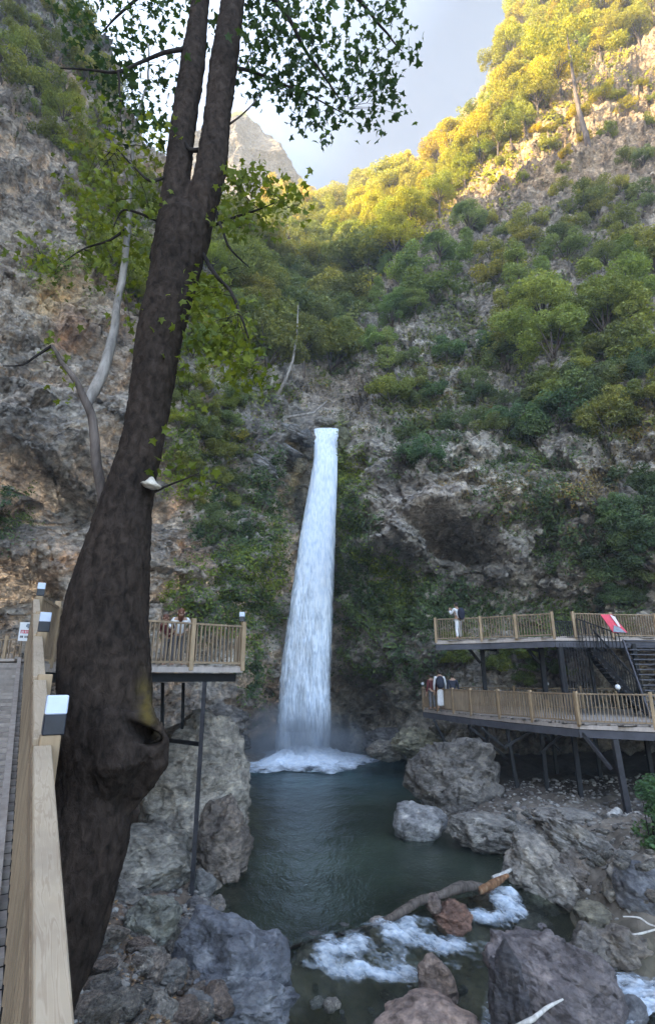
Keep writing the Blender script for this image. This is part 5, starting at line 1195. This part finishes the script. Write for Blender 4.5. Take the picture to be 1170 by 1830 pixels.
# right decks
def deck_structure(name, label, floor_pts, back_pts, z, fas_h=.22):
    root = empty(name, floor_pts[0], label, 'deck'); deck_poly(root, floor_pts+back_pts[::-1], .04, 'plank', ang=R(-8)); deck_poly(root, [p-Vector((0, 0, .05)) for p in floor_pts+back_pts[::-1]], .01, 'steel', 'light_block_sheet', pitch=.5, ang=R(-8))  # thin sheet added below the planks to stop light through the gaps
    m = MB(); 
    for a, b in zip(floor_pts[:-1], floor_pts[1:]): m.beam(a+Vector((0, 0, -.12)), b+Vector((0, 0, -.12)), .08, fas_h*.6)
    m.build('edge_board', M['fascia'], root)
    m = MB()
    for a, b in zip(floor_pts[:-1], floor_pts[1:]): m.beam(a+Vector((0, .06, -.33)), b+Vector((0, .06, -.33)), .10, .24)
    m.build('edge_beam', M['steel_edge'], root)
    m = MB(); n = 9
    for i in range(n):
        f = i/(n-1)*(len(floor_pts)-1); k = min(int(f), len(floor_pts)-2); a = floor_pts[k].lerp(floor_pts[k+1], f-k); g2 = i/(n-1)*(len(back_pts)-1); k2 = min(int(g2), len(back_pts)-2); b = back_pts[k2].lerp(back_pts[k2+1], g2-k2)
        m.beam(a+Vector((0, .15, -.30)), b+Vector((0, 0, -.30)), .10, .16)
    m.build('joists', M['steel'], root); return root
ZL = EYE-1.47
Lf = [Pz(757, 1265, ZL), Pz(842, 1275, ZL), Pz(951, 1285, ZL), Pz(1034, 1292, ZL), Pz(1170, 1297, ZL), Pz(1330, 1303, ZL)]
Lb = [Pz(757, 1265, ZL)+Vector((2.2, 2.6, 0)), Vector((11, 28.5, ZL)), Vector((14, 27.5, ZL)), Vector((19, 26, ZL)), Vector((22, 24.5, ZL))]
low = deck_structure('lower_deck', 'lower timber deck with baluster railing standing on dark steel legs', Lf, Lb, ZL)
railing(low, Lf, .95, 1.55, .115, post_w=.11, post_up=.06)
railing(low, [Lb[0], Lb[1], Lb[2]], .95, 1.8, .15)
ZU = EYE+1.66
Uf = [Pz(779, 1144, ZU), Pz(860, 1142, ZU), Pz(990, 1137, ZU)]
Uf2 = [Pz(1027, 1137, ZU), Pz(1095, 1138, ZU), Pz(1175, 1139, ZU), Pz(1320, 1140, ZU)]
Ub = [Uf[0]+Vector((1.2, 2.3, 0)), Vector((13, 30.4, ZU)), Vector((17, 29, ZU)), Vector((22, 27, ZU))]
upp = deck_structure('upper_deck', 'upper timber deck above the lower one, its railing broken by a stair opening', Uf+Uf2, Ub, ZU)
railing(upp, Uf, .98, 1.45, .115, post_w=.11, post_up=.06)
railing(upp, Uf2, .98, 1.5, .115, post_w=.11, post_up=.06)
def legs(root, lst, mat='steel'):
    for (px, pt, pb, Y, w_) in lst:
        t = P(px, pt, Y); zb_ = t.z-(P(px, pt, Y).z-P(px, pb, Y).z); b = Vector((t.x, t.y, P(px, pb, Y).z)); m = MB(); m.beam(b, t, w_, w_, (0, 1, 0)); m.build('leg', M[mat], root)
legs(upp, [(860, 1155, 1245, 27.2, .17), (965, 1155, 1250, 25.6, .19), (997, 1140, 1262, 23.6, .20), (1050, 1150, 1262, 24.5, .12), (1130, 1150, 1262, 22.8, .14)])
m = MB(); m.beam(P(838, 1160, 27.2), P(858, 1185, 27.2), .12, .12); m.build('brace', M['steel'], upp); m = MB(); m.beam(P(942, 1160, 25.6), P(963, 1185, 25.6), .12, .12); m.build('brace', M['steel'], upp)
def leg_to_ground(root, p, w_, mat='steel', slant=(0, 0)):
    zg = gz(p.x+slant[0], p.y+slant[1]); m = MB(); m.beam((p.x+slant[0], p.y+slant[1], zg-.15), p, w_, w_, (0, 1, 0)); m.build('leg', M[mat], root)
for (px, Y, w_, s, mt) in [(1094, 18.6, .17, (.1, 0), 'steel_leg'), (1022, 20.6, .14, (0, 0), 'steel'), (965, 22, .13, (0, 0), 'steel'), (905, 22.5, .12, (.2, 0), 'steel'), (775, 27.2, .11, (1.2, -.5), 'steel'), (838, 25, .11, (.1, 0), 'steel'), (868, 26.5, .12, (0, 0), 'steel'), (1150, 21.5, .13, (0, 0), 'steel'), (1060, 24, .13, (0, 0), 'steel'), (985, 25.5, .13, (0, 0), 'steel')]:
    p = P(px, 1300, Y); leg_to_ground(low, Vector((p.x, p.y, ZL-.44)), w_, mt, s)
m = MB(); m.beam(P(1040, 1310, 19.3), P(1092, 1375, 18.7), .10, .10); m.build('brace', M['steel_leg'], low)
for a in [(900, 1335, 960, 1300, 22), (905, 1340, 860, 1300, 23), (965, 1345, 1010, 1305, 21.5), (840, 1300, 905, 1355, 23.5), (1000, 1340, 960, 1300, 23)]:
    m = MB(); m.beam(P(a[0], a[1], a[4]), P(a[2], a[3], a[4]), .09, .09); m.build('brace', M['steel'], low)
# earth and rock behind the legs close the space under the deck
# stairs between decks
stair = empty('steel_staircase', P(1050, 1240, 23), 'dark steel staircase with open treads between the two right decks', 'staircase')
m = MB(); ns = 17
sA = Vector((P(1140, 1240, 22.8).x, 22.8, ZL+.15)); sB = Vector((P(1035, 1140, 24.8).x, 24.8, ZU))
for i in range(ns):
    p = sA.lerp(sB, (i+.5)/ns); m.beam(p+Vector((-.2, -.75, 0)), p+Vector((.25, .75, 0)), .28, .04)
m.build('treads', M['steel_edge'], stair)
m = MB()
for off in (Vector((-.2, -.78, -.06)), Vector((.25, .78, -.06))): m.beam(sA+off, sB+off, .06, .22)
m.build('stringer', M['steel'], stair)
m = MB(); o1 = Vector((-.2, -.78, 0)); m.beam(sA+o1+Vector((0, 0, .95)), sB+o1+Vector((0, 0, .95)), .05, .05)
for i in range(22): p = sA.lerp(sB, (i+.5)/22)+o1; m.beam(p, p+Vector((0, 0, .94)), .025, .025, (0, 1, 0))
m.build('stair_railing', M['steel'], stair)
m = MB(); s1 = Vector((P(1165, 1245, 21.4).x+.3, 21.2, ZL+.1)); s2 = Vector((P(1150, 1150, 22.4).x+.2, 23.2, ZU-.1))
for i in range(15): p = s1.lerp(s2, (i+.5)/15); m.beam(p+Vector((-.62, -.1, 0)), p+Vector((1.3, .1, 0)), .26, .04)
m.beam(s1+Vector((-.62, 0, -.08)), s2+Vector((-.62, 0, -.08)), .05, .2); m.build('second_flight', M['steel_edge'], stair)
m = MB(); w1, w2 = P(994, 1137, 23.55), P(1100, 1137, 22.4); zf = ZU
ga = Vector((Pz(992, 1137, ZU).x+.05, Pz(992, 1137, ZU).y-.02, ZU)); gb = Vector((Pz(1027, 1137, ZU).x-.05, Pz(1027, 1137, ZU).y, ZU))
for i in range(9): p = ga.lerp(gb, i/8); m.beam(p+Vector((0, 0, -.2)), p+Vector((0, 0, .62)), .03, .03, (0, 1, 0))
m.beam(ga+Vector((0, 0, .62)), gb+Vector((0, 0, .62)), .04, .04)
r1 = Pz(1030, 1137, ZU)+Vector((0, -.15, 0)); 
for i in range(12):
    f = i/11; p = r1.lerp(Vector((P(1105, 1137, 22.3).x, 22.3, ZU)), f); m.beam(p+Vector((0, 0, -.55)), p+Vector((0, 0, .72-.72*f)), .028, .028, (0, 1, 0))
m.beam(r1+Vector((0, 0, .73)), Vector((P(1105, 1137, 22.3).x, 22.3, ZU+.02)), .05, .05); m.build('landing_railing', M['steel'], stair)
# lattice screen under the upper deck
m = MB(); a0, a1 = P(1000, 1160, 23.2), P(1045, 1160, 23.2)
for i in range(10):
    f = i/9; p = a0.lerp(a1, f); m.beam(Vector((p.x, p.y, ZL)), Vector((p.x, p.y, ZU-.3)), .02, .02, (0, 1, 0))
m.build('bar_screen', M['steel_leg'], stair)
# red banner board on the upper rail
ban = empty('banner_board', P(1097, 1115, 21.7), 'tilted red and white banner board leaning on the upper deck railing', 'sign')
Yb = 21.75
quad_slab('panel', [P(1072, 1098, Yb), P(1092, 1098, Yb), P(1120, 1130, Yb-.5), P(1095, 1130, Yb-.5)], .03, 'signred', ban)
quad_slab('pale_stripe', [P(1089, 1098.5, Yb-.06), P(1098, 1102, Yb-.06), P(1108, 1120, Yb-.40), P(1104, 1119, Yb-.40)], .01, 'signpink', ban)
quad_slab('grey_patch', [P(1096, 1117, Yb-.36), P(1106, 1121, Yb-.42), P(1118, 1130.5, Yb-.56), P(1095, 1129, Yb-.56)], .01, 'signgrey', ban)
globe_lamp(Lf[0]+Vector((0, 0, 1.02)), .075, 'round white lamp on the left corner post of the lower deck')
pg = Pz(1113, 1296, ZL); globe_lamp(Vector((pg.x, pg.y, ZL+1.02)), .085, 'round white lamp on the lower deck rail below the staircase')
pg = P(997, 1211, 24.8); globe_lamp(Vector((Lb[1].x+.1, Lb[1].y, ZL+1.02)), .075, 'round white lamp on the rear rail of the lower deck')

# ------------------------------------------------------------------ people
def person(loc, h, face, label, shirt, trousers, hair='hair_dark', pose='stand', robe=False, group=None, pack=None, long_hair=False):
    """one skinned body, clothes and hair as children; h = standing height, face = heading in radians (0 looks along +Y)"""
    root = empty('person', loc, label, 'person', group, rz=face); k = h/1.75
    lean = {'stand': 0, 'photo': .04, 'lean': .62}[pose]
    def tr(x, y, z): # bend the upper body forward about the hip
        if z > .95 and lean: dz = z-.95; y = y+dz*math.sin(lean); z = .95+dz*math.cos(lean)
        return (x*k, y*k, z*k)
    hands = {'stand': [(-.27, .08, .80), (.27, .08, .80)], 'photo': [(-.10, .38, 1.42), (.10, .38, 1.42)], 'lean': [(-.24, .34, 1.05), (.24, .34, 1.05)]}[pose]
    elb = {'stand': [(-.26, -.02, 1.10), (.26, -.02, 1.10)], 'photo': [(-.24, .20, 1.20), (.24, .20, 1.20)], 'lean': [(-.30, .12, 1.16), (.30, .12, 1.16)]}[pose]
    V = [tr(0, 0, .95), tr(0, 0, 1.15), tr(0, 0, 1.38), tr(0, .01, 1.50), tr(0, .03, 1.57), tr(0, .05, 1.66)]; Rr = [.15, .13, .15, .06, .085, .095]; E = [(0, 1), (1, 2), (2, 3), (3, 4), (4, 5)]
    for s in (0, 1):
        sx = -1 if s == 0 else 1; n = len(V)
        V += [tr(sx*.19, 0, 1.42), tr(*elb[s]) if pose == 'stand' else tuple(c*k for c in elb[s]), tuple(c*k for c in hands[s])]; Rr += [.065, .045, .032]; E += [(2, n), (n, n+1), (n+1, n+2)]
        hx, hy, hz_ = hands[s]; dv = Vector(hands[s])-Vector(elb[s]); dv.normalize(); sd_v = Vector((1, 0, 0)) if abs(dv.x) < .8 else Vector((0, 1, 0))
        q = len(V); V.append(tuple((Vector(hands[s])+dv*.08)*k)); Rr.append(.034); E.append((n+2, q))
        for j, ln_ in enumerate((.070, .082, .078, .062)):
            V.append(tuple((Vector(hands[s])+dv*(.10+ln_)+sd_v*((j-1.5)*.020))*k)); Rr.append(.009); E.append((q, len(V)-1))
        V.append(tuple((Vector(hands[s])+dv*.07-sd_v*(.055*sx))*k)); Rr.append(.011); E.append((n+2, len(V)-1))
        n = len(V); V += [(sx*.10*k, 0, .88*k), (sx*.11*k, .02*k, .48*k), (sx*.12*k, -.01*k, .09*k), (sx*.13*k, .15*k, .035*k)]; Rr += [.095, .062, .045, .04]; E += [(0, n), (n, n+1), (n+1, n+2), (n+2, n+3)]
    def skin(name, V, E, Rr, mat, sub=2):
        me = bpy.data.meshes.new(name); me.from_pydata(V, E, []); o = link(name, me, M[mat], root); o.modifiers.new('skin', 'SKIN'); sv = me.skin_vertices[0].data
        for i, r_ in enumerate(Rr): sv[i].radius = (r_*k, r_*k*.9)
        sv[0].use_root = True; ss = o.modifiers.new('sub', 'SUBSURF'); ss.levels = sub; ss.render_levels = sub; return o
    skin('body', V, E, Rr, 'skin', 1)
    Vc = [V[0], V[1], V[2], V[6], V[7]]; 
    a = 6; b = a+9+0
    # indexes of the second arm
    nb = 6+3+1+4+1+4
    Vc = [tr(0, 0, .90), V[1], tr(0, 0, 1.40), V[6], V[7], tuple(Vector(V[7]).lerp(Vector(V[8]), .8)), V[nb], V[nb+1], tuple(Vector(V[nb+1]).lerp(Vector(V[nb+2]), .8))]
    skin('shirt', Vc, [(0, 1), (1, 2), (2, 3), (3, 4), (4, 5), (2, 6), (6, 7), (7, 8)], [.175, .155, .17, .082, .062, .05, .082, .062, .05], shirt)
    if robe: skin('trousers', [tr(0, 0, .95), (0, 0, .5*k), (0, 0, .14*k)], [(0, 1), (1, 2)], [.17, .17, .20], trousers)
    else: skin('trousers', [tr(0, 0, .97), (-.10*k, 0, .85*k), (-.11*k, .02*k, .48*k), (-.12*k, -.01*k, .12*k), (.10*k, 0, .85*k), (.11*k, .02*k, .48*k), (.12*k, -.01*k, .12*k)], [(0, 1), (1, 2), (2, 3), (0, 4), (4, 5), (5, 6)], [.155, .105, .08, .07, .105, .08, .07], trousers)
    hv, hf = ico(3); hc = np.array(tr(0, .03, 1.66)); hv2 = hv*np.array([.105, .118, .118])*k; hv2[:, 1] -= .02*k; keep = hv2.copy()
    if long_hair: keep[:, 2] = np.where((hv[:, 1] < -.1) & (hv[:, 2] < 0), keep[:, 2]*2.6, keep[:, 2])
    front = (hv[:, 1] > .25) & (hv[:, 2] < .35); keep[front] *= .72
    link('hair', np_mesh('hair', keep+hc, hf), M[hair], root)
    fv, ff = ico(2)   # face details: nose and ears
    mbf = MB(); c_ = Vector(hc); mbf.beam(c_+Vector((0, .085*k, -.02*k)), c_+Vector((0, .12*k, -.035*k)), .025*k, .03*k)
    for sx in (-1, 1): mbf.beam(c_+Vector((sx*.098*k, 0, -.045*k)), c_+Vector((sx*.104*k, 0, .005*k)), .03*k, .03*k)
    mbf.build('face', M['skin'], root, local=True)
    if pack:
        pv, pf = ico(3); q = pv*np.array([.16, .11, .25])*k; q = np.sign(q)*np.abs(q)**.9*1.0
        o = link('backpack', np_mesh('backpack', q, pf), M['navy']); Rm = Matrix.Rotation(face, 4, 'Z'); o.location = Vector(loc)+Rm@Vector((0, -.24*k, 1.2*k)); o.rotation_euler.z = face; tag(o, pack, 'backpack')
    return root
def floor_at(px, py_head, Y, z): p = P(px, py_head, Y); return Vector((p.x, p.y, z))
person(floor_at(817, 1100, 25.6, ZU), 1.72, R(35), 'person in white with phone raised on the left end of the upper deck', 'white', 'white', pose='photo', pack='dark backpack on the back of the person in white on the upper deck')
person(floor_at(785, 1215, 26.6, ZL), 1.80, R(-8), 'person in a long white robe with dark backpack on the lower deck', 'white', 'white', robe=True, pack='dark backpack worn over the long white robe on the lower deck')
person(floor_at(770, 1215, 26.9, ZL), 1.62, R(20), 'person in dark red beside the white robe on the lower deck', 'maroon', 'grey')
person(floor_at(808, 1215, 26.2, ZL), 1.62, R(-15), 'person in a navy jacket standing right of the white robe', 'navy', 'navy')
person(floor_at(323, 1112, 14.15, FZ), 1.50, R(195), 'person in white leaning on the left platform rail, reddish brown hair', 'white', 'grey', 'hair_red', 'lean', long_hair=True)
person(floor_at(307, 1112, 14.4, FZ), 1.38, R(170), 'person with brown hair mostly hidden behind the one leaning on the rail', 'maroon', 'grey', 'hair_red', 'lean')

# ------------------------------------------------------------------ driftwood
def wood(name, pts, rads, mat, label, cat, seg=14, seed=0):
    A = catmull(np.array([list(p)+[r_] for p, r_ in zip(pts, rads)]), len(pts)*8); a0 = Vector(A[0][:3]); mb = MB(); mb.tube([Vector(a[:3]) for a in A], [a[3] for a in A], seg)
    v = np.array([tuple(x) for x in mb.v]); c = np.repeat(A[:, :3], seg, 0); d = v-c; d /= np.linalg.norm(d, axis=1)[:, None]; rr = np.repeat(A[:, 3], seg)
    v = v+d*(fbm(v*np.array([4, 4, 4])+seed, 4, ridge=True)*rr*.22)[:, None]; mb.v = [Vector(x) for x in v]
    o = mb.build(name, M[mat], None, origin=a0, smooth=True); return tag(o, label, cat)
wood('driftwood_log', [P(640, 1662, 13.2), P(700, 1640, 13.4), P(745, 1612, 13.8), P(785, 1600, 14.0), P(825, 1585, 14.3), P(862, 1585, 14.6)], [.05, .075, .09, .075, .11, .07], 'driftwood', 'knobbly brown driftwood log damming the pool outlet', 'log')
wood('driftwood_log', [P(500, 1694, 12.5), P(560, 1680, 12.9), P(620, 1668, 13.2), P(690, 1642, 13.6)], [.08, .09, .08, .05], 'driftwood', 'thin dark log lying at the near edge of the pool', 'log')
wood('split_log', [P(856, 1592, 14.4), P(875, 1583, 14.6), P(892, 1573, 14.8), P(906, 1565, 15.0)], [.07, .085, .07, .045], 'splitwood', 'freshly split orange log end resting against the tan boulder', 'log')
wood('bleached_branch', [P(870, 1852, 9.25), P(915, 1836, 9.3), P(950, 1822, 9.3), P(975, 1802, 9.45), P(1005, 1786, 9.6)], [.022, .026, .03, .024, .012], 'whitewood', 'bleached white branch lying over the foot of the huge boulder', 'branch', 10)
wood('dry_stick', [P(1112, 1638, 13.2), P(1140, 1640, 13.1), P(1160, 1652, 13.0), P(1190, 1660, 13.0)], [.014, .018, .016, .01], 'whitewood', 'upper thin pale stick lying on the right bank stones', 'stick', 7)
wood('dry_stick', [P(1115, 1672, 12.9), P(1145, 1668, 12.8), P(1190, 1655, 12.8)], [.012, .018, .012], 'whitewood', 'lower thin pale stick lying on the right bank stones', 'stick', 7)
wood('sawn_log', [P(1118, 1460, 18.6), P(1175, 1452, 18.4)], [.11, .11], 'whitewood', 'pale log lying on the bank behind the leafy bush', 'log', 12)
wood('sawn_log', [P(1088, 1462, 18.3), P(1104, 1450, 18.6)], [.12, .12], 'whitewood', 'short pale log end beside the front steel leg', 'log', 12)

wood('pale_log', [P(880, 1570, 14.9), P(896, 1564, 15.0), P(912, 1554, 15.2)], [.05, .06, .03], 'whitewood', 'short pale weathered log end beside the orange one', 'log')
# prototypes out of the scene
for s in protos.values():
    for root, tr_, cr_ in s:
        for o in (tr_, cr_, root): bpy.data.objects.remove(o, do_unlink=True)

# ------------------------------------------------------------------ air
def haze():
    m, t, b = newmat('haze_air'); t.nodes.remove(b); pv = nd(t, 'ShaderNodeVolumePrincipled'); pv.inputs['Color'].default_value = (.86, .92, 1, 1)
    pv.inputs['Density'].default_value = .0010; t.links.new(pv.outputs[0], t.nodes['Material Output'].inputs['Volume'])
    mb = MB(); mb.beam((0, -80, 125), (0, 260, 125), 330, 270); o = mb.build('haze', m); tag(o, kind='stuff')
haze()
